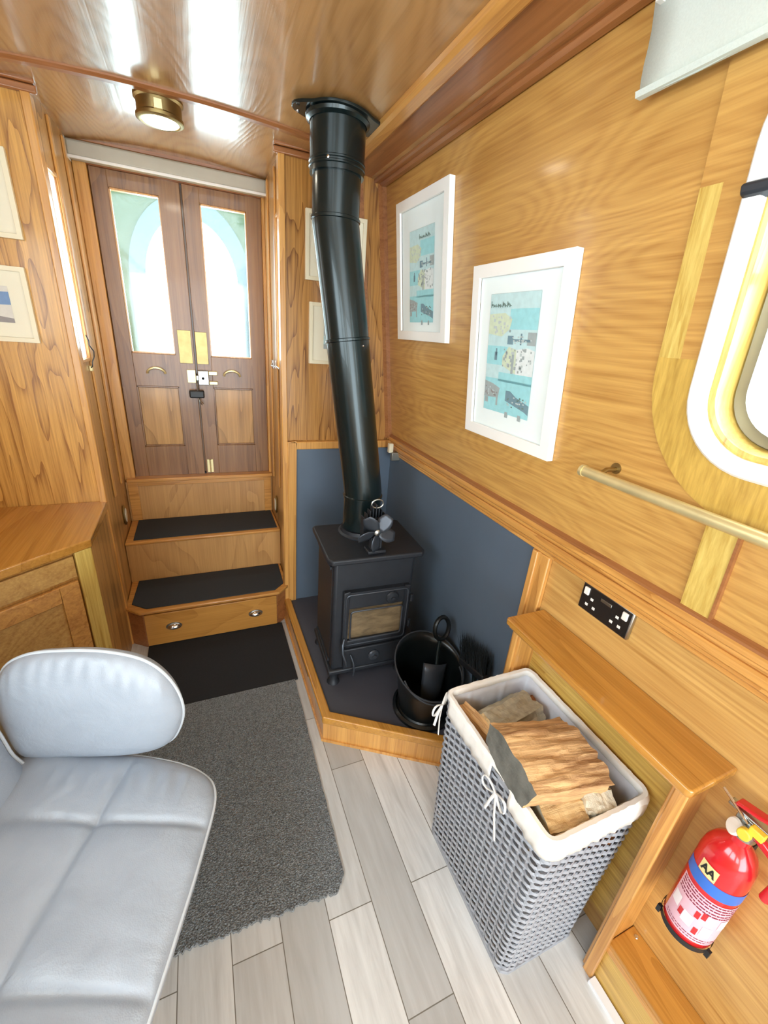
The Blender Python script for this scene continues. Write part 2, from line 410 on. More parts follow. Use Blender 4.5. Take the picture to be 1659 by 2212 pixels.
bm = BM(); box(bm, -.95, -.90, -2.7, 1.85, 0, .93); struct('wall_left_lower', bm, 'lower_ply')
# back of the cabin with an unseen wide opening, added for soft sky light
bm = BM(); box(bm, -1.0, -.80, -2.7, -2.64, 0, 2.0); box(bm, .74, 1.0, -2.7, -2.64, 0, 2.0); box(bm, -.8, .74, -2.7, -2.64, 1.95, 2.02); box(bm, -.8, .74, -2.7, -2.64, 0, .25)
struct('wall_back', bm, 'lower_ply')
# far bulkheads
YB = 1.85
bm = BM(); 
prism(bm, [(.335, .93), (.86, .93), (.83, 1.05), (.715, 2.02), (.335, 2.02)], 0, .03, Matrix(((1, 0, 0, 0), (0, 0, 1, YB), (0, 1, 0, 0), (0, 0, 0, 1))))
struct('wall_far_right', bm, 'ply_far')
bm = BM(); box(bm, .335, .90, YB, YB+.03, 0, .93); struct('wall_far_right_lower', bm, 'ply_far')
bm = BM(); box(bm, -1.0, -.385, YB, YB+.03, 0, 2.02); struct('wall_far_left', bm, 'ply_left')
# stairwell sides with narrow windows
def xplane(x):
    return lambda y, z, off=0.: Vector((x, y, z))
for nm, x, sgn in (('wall_stair_left', -.385, -1), ('wall_stair_right', .335, 1)):
    b = BM()
    P = [(1.892, 1.24), (2.010, 1.24), (2.010, 1.80), (1.892, 1.80)]; Q = [(YB+.03, 0), (2.40, 0), (2.40, 2.03), (YB+.03, 2.03)]
    loft(b, [[Vector((x, s, t)) for s, t in P], [Vector((x, s, t)) for s, t in Q]])
    ob = struct(nm, b, 'ply_side')
    md = ob.modifiers.new('solid', 'SOLIDIFY'); md.thickness = .025; md.offset = 1 if ob.data.polygons[0].normal.x*sgn > 0 else -1
for i, (x, sgn) in enumerate(((-.385, -1), (.335, 1))):
    w_ = thing('window_%d' % (2+i), 'narrow frosted window in the %s side of the stairwell' % ('left' if i == 0 else 'right'), None, (x, 1.93, 1.24), kind='structure')
    b = BM(); box(b, x+.004*sgn, x+.009*sgn, 1.890, 2.012, 1.238, 1.802); obj('pane', b, 'frosted', w_)
    b = BM()
    for (a0, a1, c0, c1) in ((1.883, 1.892, 1.228, 1.812), (2.010, 2.019, 1.228, 1.812), (1.892, 2.010, 1.228, 1.24), (1.892, 2.010, 1.80, 1.812)):
        box(b, x-.006*sgn, x, a0, a1, c0, c1)
    obj('bead', b, 'oak_z', w_, bevel=.002)
    # cabin hook
    hk = thing('cabin_hook', 'small %s cabin hook on the %s stairwell wall by the doors' % (('dark wire' if i == 0 else 'chrome'), ('left' if i == 0 else 'right')), 'hook', (x-.01*sgn, 2.0, 1.25))
    b = BM()
    if i == 0: tube(b, [(x+.012, 1.975, 1.32), (x+.016, 1.985, 1.30), (x+.014, 1.99, 1.285), (x+.02, 2.02, 1.262), (x+.018, 2.02, 1.24), (x+.014, 1.995, 1.225), (x+.014, 1.985, 1.21), (x+.004, 1.995, 1.20)], .0022, 6)
    else: tube(b, [(x-.012, 2.13, 1.245), (x-.02, 2.10, 1.235), (x-.012, 2.0, 1.24), (x-.008, 1.96, 1.235)], .0025, 6)
    obj('wire_arm', b, 'steel' if i else 'black_plastic', hk, smooth=True)
    b = BM(); box(b, min(x, x-.012*sgn), max(x, x-.012*sgn), (2.13 if i else 1.99), (2.15 if i else 2.005), (1.22 if i else 1.19), (1.26 if i else 1.21)); obj('eye_plate', b, 'chrome' if i else 'brass', hk, bevel=.002)

# door end wall: jambs, header, sill
bm = BM()
box(bm, -.385, -.338, 2.33, 2.40, .635, 1.94); box(bm, .322, .336, 2.33, 2.40, .635, 1.94)
struct('trim_1', bm, 'oak_z', bevel=.003)
bm = BM(); box(bm, -.03, .012, 2.3855, 2.397, .645, 1.935); box(bm, -.345, -.322, 2.3855, 2.397, .645, 1.935); box(bm, .306, .330, 2.3855, 2.397, .645, 1.935); struct('trim_20', bm, 'door_dark')
bm = BM(); box(bm, -.385, .335, 2.33, 2.42, 1.93, 2.03); struct('wall_far_header', bm, 'trim_red_x', bevel=.003)
bm = BM(); box(bm, -.385, .335, 2.345, 2.40, 0, .64); struct('wall_far_sill', bm, 'riser_ply')
# doors
def leaf(idx, x0, x1, gx0, gx1, label):
    d = thing('door_%d' % idx, label, None, ((x0+x1)/2, 2.36, .64), kind='structure')
    y0, y1 = 2.35, 2.385
    b = BM()
    box(b, x0, gx0, y0, y1, .645, 1.93); box(b, gx1, x1, y0, y1, .645, 1.93)
    box(b, gx0, gx1, y0, y1, 1.87, 1.93); box(b, gx0, gx1, y0, y1, 1.095, 1.243); box(b, gx0, gx1, y0, y1, .645, .80)
    obj('stile_frame', b, 'door_dark', d, bevel=.002)
    b = BM(); box(b, gx0, gx1, y0+.012, y0+.022, .80, 1.095); obj('lower_panel', b, 'door_panel', d)
    b = BM()
    for a in ((gx0, gx0+.008, .80, 1.095), (gx1-.008, gx1, .80, 1.095), (gx0, gx1, .80, .808), (gx0, gx1, 1.087, 1.095)): box(b, a[0], a[1], y0+.004, y0+.014, a[2], a[3])
    obj('panel_moulding', b, 'door_dark', d, bevel=.002)
    b = BM(); box(b, gx0-.002, gx1+.002, y0+.018, y0+.022, 1.24, 1.873); obj('pane', b, 'glass', d)
    b = BM()
    for a in ((gx0, gx0+.006, 1.243, 1.87), (gx1-.006, gx1, 1.243, 1.87), (gx0, gx1, 1.243, 1.249), (gx0, gx1, 1.864, 1.87)): box(b, a[0], a[1], y0+.003, y0+.03, a[2], a[3])
    obj('glazing_bead', b, 'oak_z', d, bevel=.001)
    return d
D1 = leaf(1, -.336, -.012, -.277, -.092, 'left leaf of the dark wooden double doors, glazed above a panel')
D2 = leaf(2, -.004, .322, .062, .257, 'right leaf of the dark wooden double doors, glazed above a panel')
def cup_pull(name, parent, cx, y, cz, mat, wdt=.045, h=.022):
    b = BM(); n = 12; rings = []
    for j in range(7):
        q = j/6*pi/2
        rings.append([Vector((cx+wdt/2*cos(pi*k/n)*cos(q*.0+0)*(1 if j < 1 else cos(q)), y-.022*sin(q), cz + h*sin(pi*k/n)*cos(q))) for k in range(n+1)])
    loft(b, rings, closed=False)
    rings = [[Vector((cx+(wdt/2+e)*cos(pi*k/n), y-yy, cz+(h+e)*sin(pi*k/n))) for k in range(n+1)] for e, yy in ((.005, 0), (.005, .003), (-.001, .003))]
    loft(b, rings, closed=False)
    return obj(name, b, mat, parent, smooth=True, solid=.0012)
# cup pulls hang as arches on the doors
def arch_pull(parent, cx, cz):
    b = BM(); tube(b, [(cx+.038*cos(a), 2.346-.010*sin(a), cz+.026*sin(a)) for a in [pi*k/12 for k in range(13)]], .0055, 8)
    o = obj('cup_handle', b, 'brass', parent, smooth=True, label='arched brass handle')
    b = BM(); prism(b, [(cx+.030*cos(pi*k/10), cz+.018*sin(pi*k/10)) for k in range(11)], 0, .003, Matrix(((1, 0, 0, 0), (0, 0, -1, 2.35), (0, 1, 0, 0), (0, 0, 0, 1))))
    obj('backplate', b, 'door_dark', o)
arch_pull(D1, -.185, 1.155); arch_pull(D2, .155, 1.155)
b = BM(); box(b, -.078, -.020, 2.345, 2.35, 1.207, 1.355); obj('push_plate', b, 'brass_dull', D1, bevel=.001, label='dull brass plate')
b = BM(); box(b, -.002, .050, 2.343, 2.35, 1.207, 1.352); obj('push_plate', b, 'brass_dull', D2, bevel=.001, label='yellow brass plate')
b = BM(); box(b, -.052, -.014, 2.34, 2.35, 1.118, 1.178); obj('strike_plate', b, 'brass', D1, bevel=.001)
b = BM(); box(b, -.004, .045, 2.322, 2.35, 1.110, 1.178); box(b, -.014, .0, 2.326, 2.34, 1.13, 1.155)
lk = obj('rim_lock', b, 'steel', D2, bevel=.003, label='steel rim lock case')
b = BM(); box(b, .045, .085, 2.33, 2.35, 1.158, 1.176); box(b, .045, .085, 2.33, 2.35, 1.112, 1.128); obj('lock_bracket', b, 'brass', lk, bevel=.002)
b = BM(); lathe(b, [(.006, 0), (.006, .006), (0, .006)], (.018, 2.322, 1.142), 12, (0, -1, 0)); obj('keyhole', b, 'dark_hole', lk)
b = BM()
for x in (.004, .022): box(b, x, x+.011, 2.342, 2.35, .655, .725)
tube(b, [(.0185, 2.340, .655), (.0185, 2.340, .725)], .0035, 8)
obj('hinge', b, 'brass', D2, label='small brass hinge low on the leaf')
pk = thing('padlock', 'black padlock and keys hanging on the middle of the double doors', 'padlock', (-.012, 2.325, 1.03))
b = BM(); box(b, -.05, .018, 2.312, 2.338, 1.048, 1.084); obj('lock_body', b, 'black_plastic', pk, bevel=.006)
b = BM(); tube(b, [(-.01, 2.325, 1.08), (-.012, 2.325, 1.12)], .004, 8); obj('shackle', b, 'steel', pk)
b = BM(); tube(b, [(-.016, 2.318, 1.05), (.0, 2.312, 1.035), (.012, 2.316, 1.02)], .004, 6, flat=.4)
tube(b, [(-.010, 2.318, 1.05), (-.004, 2.31, 1.03), (.004, 2.316, 1.015)], .003, 6, flat=.4); obj('key', b, 'steel', pk)
bm = BM(); box(bm, -.375, .335, 2.30, 2.355, .628, .646); struct('trim_2', bm, 'oak_x', bevel=.003)
bm = BM(); box(bm, -.336, .322, 2.352, 2.40, .644, .650); struct('trim_3', bm, 'black_plastic')

# roller blind above the doors
t = thing('roller_blind', 'rolled-up grey roller blind cassette above the double doors', 'blind', (-.02, 2.33, 1.93))
b = BM(); M_ = None
box(b, -.386, .338, 2.265, 2.33, 1.930, 1.984); obj('cassette', b, 'blind_metal', t, bevel=.008, seg=3)
b = BM(); box(b, -.384, .336, 2.262, 2.27, 1.924, 1.934); obj('hem_bar', b, 'white_plastic', t, bevel=.002)
b = BM(); box(b, -.389, -.384, 2.258, 2.33, 1.924, 1.99); obj('end_cap', b, 'white_plastic', t, bevel=.001)
b = BM(); box(b, .336, .341, 2.258, 2.33, 1.924, 1.99); obj('end_cap', b, 'white_plastic', t, bevel=.001)
bm = BM(); box(bm, -.385, .335, 2.28, 2.34, 1.986, 2.004); struct('trim_4', bm, 'trim_red_x', bevel=.003)

# ------------------------------------------------ ceiling mouldings
def ceil_batten_x(y0, y1, x0, x1, h, nm, mat, n=24, prof=((0, 0), (0, .55), (.25, 1), (.75, 1), (1, .55), (1, 0))):
    b = BM(); rings = []
    for k in range(n+1):
        x = x0+(x1-x0)*k/n; z = ceilz(x)
        rings.append([Vector((x, y0+(y1-y0)*u, z+.002-h*v)) for u, v in prof])
    loft(b, rings, cap0=True, cap1=True); return struct(nm, b, mat)
ceil_batten_x(1.695, 1.735, -.56, .535, .012, 'trim_5', 'trim_red_x')
def long_batten(x0, x1, h, nm, mat, y0=-2.6, y1=YB, z=None, prof=((0, 0), (0, .7), (.2, 1), (.8, 1), (1, .7), (1, 0))):
    b = BM(); rings = []
    for y in (y0, y1):
        rings.append([Vector((x0+(x1-x0)*u, y, (z if z is not None else ceilz((x0+x1)/2))+.002-h*v)) for u, v in prof])
    loft(b, rings, cap0=True, cap1=True); return struct(nm, b, mat)
long_batten(.535, .585, .020, 'trim_6', 'oak_y')
long_batten(-.625, -.575, .020, 'trim_7', 'oak_y')
# darker margin board and wall-head moulding on the right
bm = BM(); prism(bm, [(.583, 1.9615), (.72, 1.947), (.72, 1.957), (.583, 1.970)], 0, 1, Matrix(((1, 0, 0, 0), (0, 0, 4.45, -2.6), (0, 1, 0, 0), (0, 0, 0, 1))))
struct('trim_8', bm, 'trim_red_y')
bm = BM()
for (a, c, h) in ((.678, .7225, .010), (.700, .722, .019)):
    prism(bm, [(a, 1.950), (a, 1.950-h*.6), (a+.006, 1.950-h), (c, 1.950-h), (c, 1.950)], 0, 1, Matrix(((1, 0, 0, 0), (0, 0, 4.45, -2.6), (0, 1, 0, 0), (0, 0, 0, 1))))
struct('trim_9', bm, 'trim_red_y')
# cornices on the far bulkheads
bm = BM()
for x0, x1 in ((-.95, -.36), (.30, .725)):
    box(bm, x0, x1, YB-.024, YB, 1.978, 1.992); box(bm, x0, x1, YB-.014, YB, 1.958, 1.978)
struct('trim_10', bm, 'trim_red_x', bevel=.004)
# vertical corner moulding in far right corner (follows the lean)
bm = BM(); loft(bm, [[W(YB-.012, z, 0), W(YB-.012, z, .018), W(YB, z, .030), W(YB, z, 0)] for z in (.95, 1.96)], cap0=True, cap1=True)
loft(bm, [[Vector((W(0, z, 0).x-.115, YB-.006, z)), Vector((W(0, z, 0).x-.095, YB-.006, z)), Vector((W(0, z, 0).x-.095, YB, z)), Vector((W(0, z, 0).x-.115, YB, z))] for z in (.95, 1.96)], cap0=True, cap1=True)
struct('trim_11', bm, 'trim_red_y')
# gunwale rail: stack of mouldings along the right side
bm = BM(); Mx = Matrix(((1, 0, 0, 0), (0, 0, 4.45, -2.6), (0, 1, 0, 0), (0, 0, 0, 1)))
for (x, z0, z1) in ((.824, .940, .958), (.832, .926, .942), (.827, .905, .927), (.832, .893, .907), (.836, .880, .895)):
    prism(bm, [(.86, z0), (x+.004, z0), (x, z0+.004), (x, z1-.004), (x+.004, z1), (.86, z1)], 0, 1, Mx)
struct('trim_12', bm, 'oak_y')
bm = BM(); prism(bm, [(.842, .958), (.826, .958), (.826, .964), (.838, .970)], 0, 1, Mx); struct('trim_13', bm, 'trim_red_y')
bm = BM()
for (x, z0, z1) in ((-.875, .90, .958),): box(bm, -.92, x, -2.6, YB, z0, z1)
struct('trim_14', bm, 'oak_y')
# left stair opening posts
bm = BM(); box(bm, -.402, -.378, YB-.012, YB+.03, 0, 1.96); struct('trim_15', bm, 'oak_z', bevel=.003)
bm = BM(); box(bm, .315, .338, YB-.012, YB+.03, 0, 1.96); struct('trim_16', bm, 'oak_z', bevel=.003)
bm = BM()
for x in (-.385, .335):
    s = 1 if x < 0 else -1
    for y in (2.02, 2.20): box(bm, min(x, x+.008*s), max(x, x+.008*s), y, y+.03, .66, 1.97)
struct('trim_17', bm, 'oak_z', bevel=.003)
# ceiling band above stairwell side heads
# ================================================================== LIGHT FITTING ON CEILING
def ceiling_lamp(x, y, label):
    z = ceilz(x); t = thing('ceiling_lamp', label, 'lamp', (x, y, z-.055))
    b = BM(); lathe(b, [(.058, 0), (.066, .004), (.066, .012), (.062, .016), (.062, .045), (.068, .05), (.068, .056)], (x, y, z-.056), 40, cap=False)
    lathe(b, [(.052, .001), (.058, 0)], (x, y, z-.056), 40, cap=False); obj('brass_ring', b, 'brass_dull', t, smooth=True)
    b = BM(); lathe(b, [(0, -.004), (.03, -.003), (.048, .0), (.055, .006)], (x, y, z-.056), 40, cap=False); obj('lens', b, 'lamp_glow', t, smooth=True)
    b = BM(); box(b, x-.012, x+.012, y-.074, y-.064, z-.045, z-.02); obj('switch', b, 'brass', t, bevel=.002)
ceiling_lamp(-.045, 1.785, 'round brass ceiling lamp, lit, in front of the double doors')
# ================================================================== STEPS
st = thing('boarding_steps', 'oak boarding steps with two matted treads and a chamfered drawer at the foot', 'steps', (-.02, 2.05, 0))
Yd, Yc = 1.80, 1.848
poly = [(-.318, Yd), (.272, Yd), (.330, Yc), (.330, 2.34), (-.382, 2.34), (-.382, Yc)]
b = BM(); prism(b, poly, 0, .186); obj('carcass', b, 'trim_red_x', st)
b = BM(); box(b, -.312, .266, Yd-.012, Yd+.001, .012, .178); dr = obj('drawer', b, 'drawer_ply', st, bevel=.002)
def cup(parent, cx, cz, y):
    b = BM(); lathe(b, [(.0, .0), (.017, .0), (.019, .003), (.013, .006), (.010, .014), (0, .016)], (cx, y, cz), 20, (0, -1, 0)); 
    return b
def cup_drawer(cx, cz):
    y = Yd-.012
    b = BM(); n = 20
    # half-dome cup opening downwards over an oval plate
    rings = []
    for j in range(8):
        q = j/7*pi/2
        rings.append([Vector((cx+.030*cos(pi*k/n)*cos(q), y-.020*sin(q), cz-.004+.018*sin(pi*k/n)*cos(q))) for k in range(n+1)])
    loft(b, rings, closed=False)
    o = obj('cup_handle', b, 'chrome', dr, smooth=True, solid=.0012, label='chrome cup handle')
    b = BM(); lathe(b, [(.0, .0005), (.033, .0005), (.033, .003), (.0, .003)], (0, 0, 0), 28, (0, -1, 0))
    bmesh.ops.scale(b, verts=b.verts, vec=(1, 1, .58)); bmesh.ops.translate(b, verts=b.verts, vec=(cx, y, cz))
    obj('rosette', b, 'steel', o)
cup_drawer(-.198, .103); cup_drawer(.163, .098)
tp = [(-.326, Yd-.016), (.280, Yd-.016), (.331, Yc-.014), (.331, 2.07), (-.383, 2.07), (-.383, Yc-.014)]
b = BM(); prism(b, tp, .186, .200); obj('tread', b, 'oak_x', st, bevel=.004)
b = BM(); prism(b, [(-.300, Yd+.008), (.262, Yd+.008), (.312, Yc+.01), (.318, 2.058), (-.352, 2.058), (-.362, Yc+.012)], .200, .2045); obj('tread_mat', b, 'tread_mat', st, bevel=.0015)
b = BM(); box(b, -.383, .333, 2.062, 2.08, .20, .402); obj('riser', b, 'riser_ply', st)
b = BM(); box(b, -.383, .333, 2.048, 2.33, .402, .416); obj('tread', b, 'oak_x', st, bevel=.004)
b = BM(); box(b, -.350, .320, 2.075, 2.312, .416, .4205); obj('tread_mat', b, 'tread_mat', st, bevel=.0015)
b = BM(); box(b, -.383, .333, 2.316, 2.334, .416, .628); obj('riser', b, 'riser_ply', st)
b = BM(); box(b, -.375, -.33, 2.308, 2.318, .42, .628); box(b, .29, .328, 2.308, 2.318, .42, .628); box(b, -.33, .29, 2.308, 2.318, .606, .628); obj('riser_frame', b, 'oak_x', st, bevel=.002)
for x, s, w_ in ((-.385, 1, 'left'), (.335, -1, 'right')):
    t = thing('step_light', 'oval chrome step light low on the %s stairwell wall' % w_, 'light', (x, 2.155, .48))
    def el(r, d0, d1):
        b = BM(); lathe(b, [(0, d0), (r*.9, d0), (r, (d0+d1)/2), (r*.92, d1), (0, d1)], (0, 0, 0), 28, (s, 0, 0))
        for v in b.verts: v.co = Vector((v.co.x, v.co.y*.55, v.co.z))
        bmesh.ops.translate(b, verts=b.verts, vec=(x, 2.155, .518)); return b
    obj('bezel', el(.052, 0, .008), 'brass_dull', t, smooth=True); obj('lens', el(.036, .008, .012), 'steplight', t, smooth=True)
# ================================================================== FLOOR COVERINGS
b = BM(); box(b, -.312, .290, 1.395, 1.797, 0, .009); o = obj('doormat', b, 'door_mat', bevel=.002); tag(o, 'flat charcoal doormat at the foot of the steps', 'mat', loc=(0, 1.6, 0))
pts = []
def jag(a, c, n, amp=.0035):
    for k in range(n):
        u = k/n; p = Vector(a)*(1-u)+Vector(c)*u; q = (Vector(c)-Vector(a)).normalized(); nrm = Vector((q.y, -q.x)); j = random.uniform(-amp, amp)
        pts.append((p.x+nrm.x*j, p.y+nrm.y*j))
jag((-.86, .63), (-.203, .627), 40); jag((-.203, .627), (.235, .608), 80, .005); jag((.235, .608), (.262, .640), 6, .002); jag((.262, .640), (.276, 1.392), 60, .001); jag((.276, 1.392), (-.86, 1.392), 10, 0)
b = BM(); prism(b, pts, 0, .010); o = obj('carpet_runner', b, 'carpet'); tag(o, 'grey flecked carpet piece with a rough cut edge on the plank floor', 'carpet', loc=(0, 1.0, 0))
# ================================================================== HEARTH
h = thing('hearth', 'raised corner hearth with slate slab inside an oak kerb', 'hearth', (.55, 1.4, 0))
KZ = .118; SZ = .105
outer = [(.311, YB), (.311, 1.072), (.85, .730), (.85, YB)]
def offs(d): return [(.311+d, YB), (.311+d, 1.072+d*.58), (.85, .730+d*1.18), (.85, YB)]
b = BM(); prism(b, offs(.030), 0, SZ); obj('slab', b, 'hearth_slab', h)
def kerb_ring(d0, d1, z0, z1):
    b = BM(); A = offs(d0)[:3]; B_ = offs(d1)[:3]
    prism(b, A + B_[::-1], z0, z1); return b
b = kerb_ring(.004, .030, 0, .085); obj('kerb', b, 'oak_z', h)
b = kerb_ring(0, .034, .085, KZ); obj('kerb_cap', b, 'oak_golden', h, bevel=.006, seg=3)
b = kerb_ring(-.002, .004, 0, .012); obj('kerb_foot', b, 'oak_z', h)
# slate backing panels and their oak frames
bk = thing('hearth_back_panel', 'dark slate-grey fireproof panel on the far bulkhead behind the stove', 'panel', (.6, YB, SZ))
b = BM(); box(b, .372, .85, YB-.008, YB, SZ, .905); obj('slate_sheet', b, 'slate', bk)
b = BM(); box(b, .335, .372, YB-.020, YB, SZ, .940); box(b, .372, .84, YB-.020, YB, .905, .940); obj('frame', b, 'oak_z', bk, bevel=.004)
bk = thing('hearth_side_panel', 'large slate-grey fireproof panel on the right wall beside the stove', 'panel', (.85, 1.3, SZ))
b = BM(); box(b, .843, .85, .800, YB-.008, SZ, .882); obj('slate_sheet', b, 'slate', bk)
b = BM(); box(b, .834, .85, .735, .800, .02, .882); box(b, .828, .85, .775, .795, .02, .882); obj('frame', b, 'oak_z', bk, bevel=.003)
t = thing('wall_fitting', 'small cream and grey fitting under the rail in the far corner', 'fitting', (.80, 1.76, .86))
b = BM(); box(b, .790, .812, 1.745, 1.77, .90, .945); obj('body', b, 'cream_frame', t, bevel=.004)
b = BM(); box(b, .802, .850, 1.735, 1.76, .865, .905); obj('bracket', b, 'grey_metal', t, bevel=.003)
# ================================================================== STOVE
s_ = thing('wood_stove', 'black cast-iron wood burning stove with sooty glass door on the corner hearth', 'stove', (.55, 1.36, SZ))
SM = Matrix.Translation((.55, 1.36, 0)) @ Matrix.Rotation(radians(-2.5), 4, 'Z') @ Matrix.Translation((-.55, -1.36, 0))
def sb(*a): b = BM(); return box(b, *a, SM)
b = BM(); box(b, .392, .705, 1.228, 1.495, .165, .655, SM); obj('body', b, 'stove_iron', s_, bevel=.012, seg=3)
b = BM(); prism(b, [(.366, 1.225), (.380, 1.206), (.722, 1.206), (.738, 1.225), (.738, 1.50), (.725, 1.51), (.378, 1.51), (.366, 1.50)], .652, .674, SM); obj('top_plate', b, 'stove_iron', s_, bevel=.006, seg=3)
b = BM(); box(b, .380, .718, 1.215, 1.500, .150, .172, SM); obj('base_plate', b, 'stove_iron', s_, bevel=.006)
for x, y in ((.405, 1.235), (.690, 1.235), (.405, 1.478), (.690, 1.478)):
    b = BM(); lathe(b, [(.026, 0), (.022, .010), (.016, .020), (.019, .047)], SM @ Vector((x, y, SZ)), 12); obj('leg', b, 'stove_iron', s_, smooth=True)
b = BM()
for a in ((.426, .445, .29, .535), (.668, .690, .29, .535), (.445, .668, .29, .318), (.445, .668, .462, .535)): box(b, a[0], a[1], 1.206, 1.232, a[2], a[3], SM)
dd = obj('fire_door', b, 'stove_iron', s_, bevel=.005, seg=3)
b = BM(); box(b, .44, .672, 1.220, 1.226, .312, .468, SM); obj('glass', b, 'fireglass', dd)
b = BM(); tube(b, [SM @ Vector((x, 1.204, z)) for x, z in rr(.455, .662, .322, .452, .012, 4)], .0032, 6, closed=True); obj('glass_trim', b, 'stove_iron_light', dd, smooth=True)
b = BM(); tube(b, [SM @ Vector((x, 1.205, z)) for x, z in rr(.436, .680, .300, .525, .015, 4)], .003, 6, closed=True); obj('door_bead', b, 'stove_iron_light', dd, smooth=True)
for x in (.585,):
    b = BM(); lathe(b, [(.024, 0), (.026, .004), (.022, .010), (.008, .012), (.008, .018), (0, .019)], SM @ Vector((x+.03, 1.206, .494)), 24, SM.to_3x3() @ Vector((0, -1, 0))); obj('air_wheel', b, 'stove_iron', dd, smooth=True)
b = BM(); box(b, .436, .684, 1.210, 1.232, .178, .272, SM); ad = obj('ash_door', b, 'stove_iron', s_, bevel=.005, seg=3)
b = BM(); lathe(b, [(.022, 0), (.024, .004), (.020, .009), (.008, .011), (.008, .018), (0, .019)], SM @ Vector((.56, 1.210, .226)), 24, (0, -1, 0)); obj('air_wheel', b, 'stove_iron_light', ad, smooth=True)
b = BM(); tube(b, [SM @ Vector(p) for p in ((.432, 1.200, .335), (.424, 1.188, .318), (.424, 1.180, .285), (.436, 1.176, .245), (.440, 1.178, .222))], [.004, .004, .005, .006, .004], 8); obj('door_handle', b, 'stove_iron_light', s_, smooth=True, label='thin polished door handle')
b = BM(); tube(b, [SM @ Vector(p) for p in ((.462, 1.205, .25), (.470, 1.188, .225), (.474, 1.184, .19), (.472, 1.186, .16))], [.003, .004, .0045, .003], 8); obj('ash_handle', b, 'stove_iron_light', s_, smooth=True)
for z in (.34, .46):
    b = BM(); lathe(b, [(.007, 0), (.007, .03)], SM @ Vector((.700, 1.212, z)), 10); obj('hinge', b, 'stove_iron', s_, smooth=True)
b = BM(); lathe(b, [(.090, .0), (.090, .006), (.082, .012), (.079, .025)], (.548, 1.425, .672), 32); obj('flue_collar', b, 'stove_iron', s_, smooth=True)
b = BM(); box(b, .30+.09, .392, 1.25, 1.48, .2, .62, SM); 
for z in (.62, .20): box(b, .384, .394, 1.26, 1.47, z-.012, z, SM)
obj('side_rib', b, 'stove_iron', s_, bevel=.003)
# ================================================================== FLUE
fl = thing('flue_pipe', 'black enamelled cranked flue pipe rising from the stove to the ceiling', 'flue', (.548, 1.425, .70))
pA = Vector((.548, 1.425, .70)); pB = Vector((.548, 1.425, .845)); pC = Vector((.430, 1.498, 1.715)); pD = Vector((.430, 1.498, 1.845)); pE = Vector((.430, 1.498, 1.975))
RP = .073
b = BM(); tube(b, [pA, pB-Vector((0, 0, .02)), pB, pB+(pC-pB)*.03, pB+(pC-pB)*.2, pB+(pC-pB)*.5, pB+(pC-pB)*.8, pC-(pC-pB)*.02, pC, pC+Vector((0, 0, .02)), pD], RP, 40); obj('pipe', b, 'flue_black', fl, smooth=True)
b = BM(); tube(b, [pD-Vector((0, 0, .015)), pE], .081, 40); obj('upper_sleeve', b, 'flue_black', fl, smooth=True)
b = BM(); lathe(b, [(.0815, 0), (.084, .002), (.084, .006), (.0815, .008), (.0815, .012), (.084, .014), (.084, .018), (.0815, .020)], pD-Vector((0, 0, .002)), 40, cap=False); obj('sleeve_band', b, 'flue_black', fl, smooth=True)
def pband(p, ax, r0=RP):
    b = BM(); lathe(b, [(r0, -.006), (r0+.0035, -.004), (r0+.0035, .003), (r0, .005)], p, 40, tuple(ax), cap=False); return b
ax = (pC-pB).normalized()
obj('joint_band', pband(pB+(pC-pB)*.615, ax), 'flue_black', fl, smooth=True)
obj('joint_band', pband(pC+Vector((0, 0, .006)), Vector((0, 0, 1))), 'flue_black', fl, smooth=True)
obj('joint_band', pband(pB+Vector((0, 0, -.015)), Vector((0, 0, 1))), 'flue_black', fl, smooth=True)
# flange plate: rounded plate with ears, set on the ceiling
fc = Vector((.436, 1.492)); 
def ear(ang):   # radius profile
    return .100 + .040*max(0, cos(2*(ang-radians(-8))))**3
P = [(fc.x+ear(2*pi*k/64)*cos(2*pi*k/64), fc.y+ear(2*pi*k/64)*sin(2*pi*k/64)) for k in range(64)]
b = BM(); prism(b, P, 1.962, 1.970); bmesh.ops.rotate(b, verts=b.verts, cent=(fc.x, fc.y, 1.966), matrix=Matrix.Rotation(radians(4), 3, 'Y')); fg = obj('ceiling_flange', b, 'flue_black', fl, bevel=.002)
b = BM(); lathe(b, [(.083, 0), (.092, .006), (.094, .014)], (pE.x, pE.y, 1.950), 40, cap=False); obj('flange_rim', b, 'flue_black', fg, smooth=True)
for a in (172, -8, 60, 120, 235, 300):
    rr_ = .122 if a in (172, -8) else .095
    b = BM(); lathe(b, [(.005, 0), (.005, -.003), (.003, -.006), (0, -.006)], (fc.x+rr_*cos(radians(a)), fc.y+rr_*sin(radians(a)), 1.964), 10)
    if a in (172, -8): obj('screw', b, 'chrome', fl, label='bright screw head')
    else: b.free()
b = BM(); lathe(b, [(.005, 0), (.004, .004), (0, .005)], pD+Vector((-.045, -.067, .008)), 10, (-.55, -.83, 0)); obj('screw', b, 'chrome', fl, label='bright screw head')
b = BM(); lathe(b, [(.004, 0), (.003, .004), (0, .005)], pB+(pC-pB)*.60+Vector((.03, -.066, 0)), 10, (.3, -.9, 0)); obj('screw', b, 'chrome', fl, label='bright screw head')
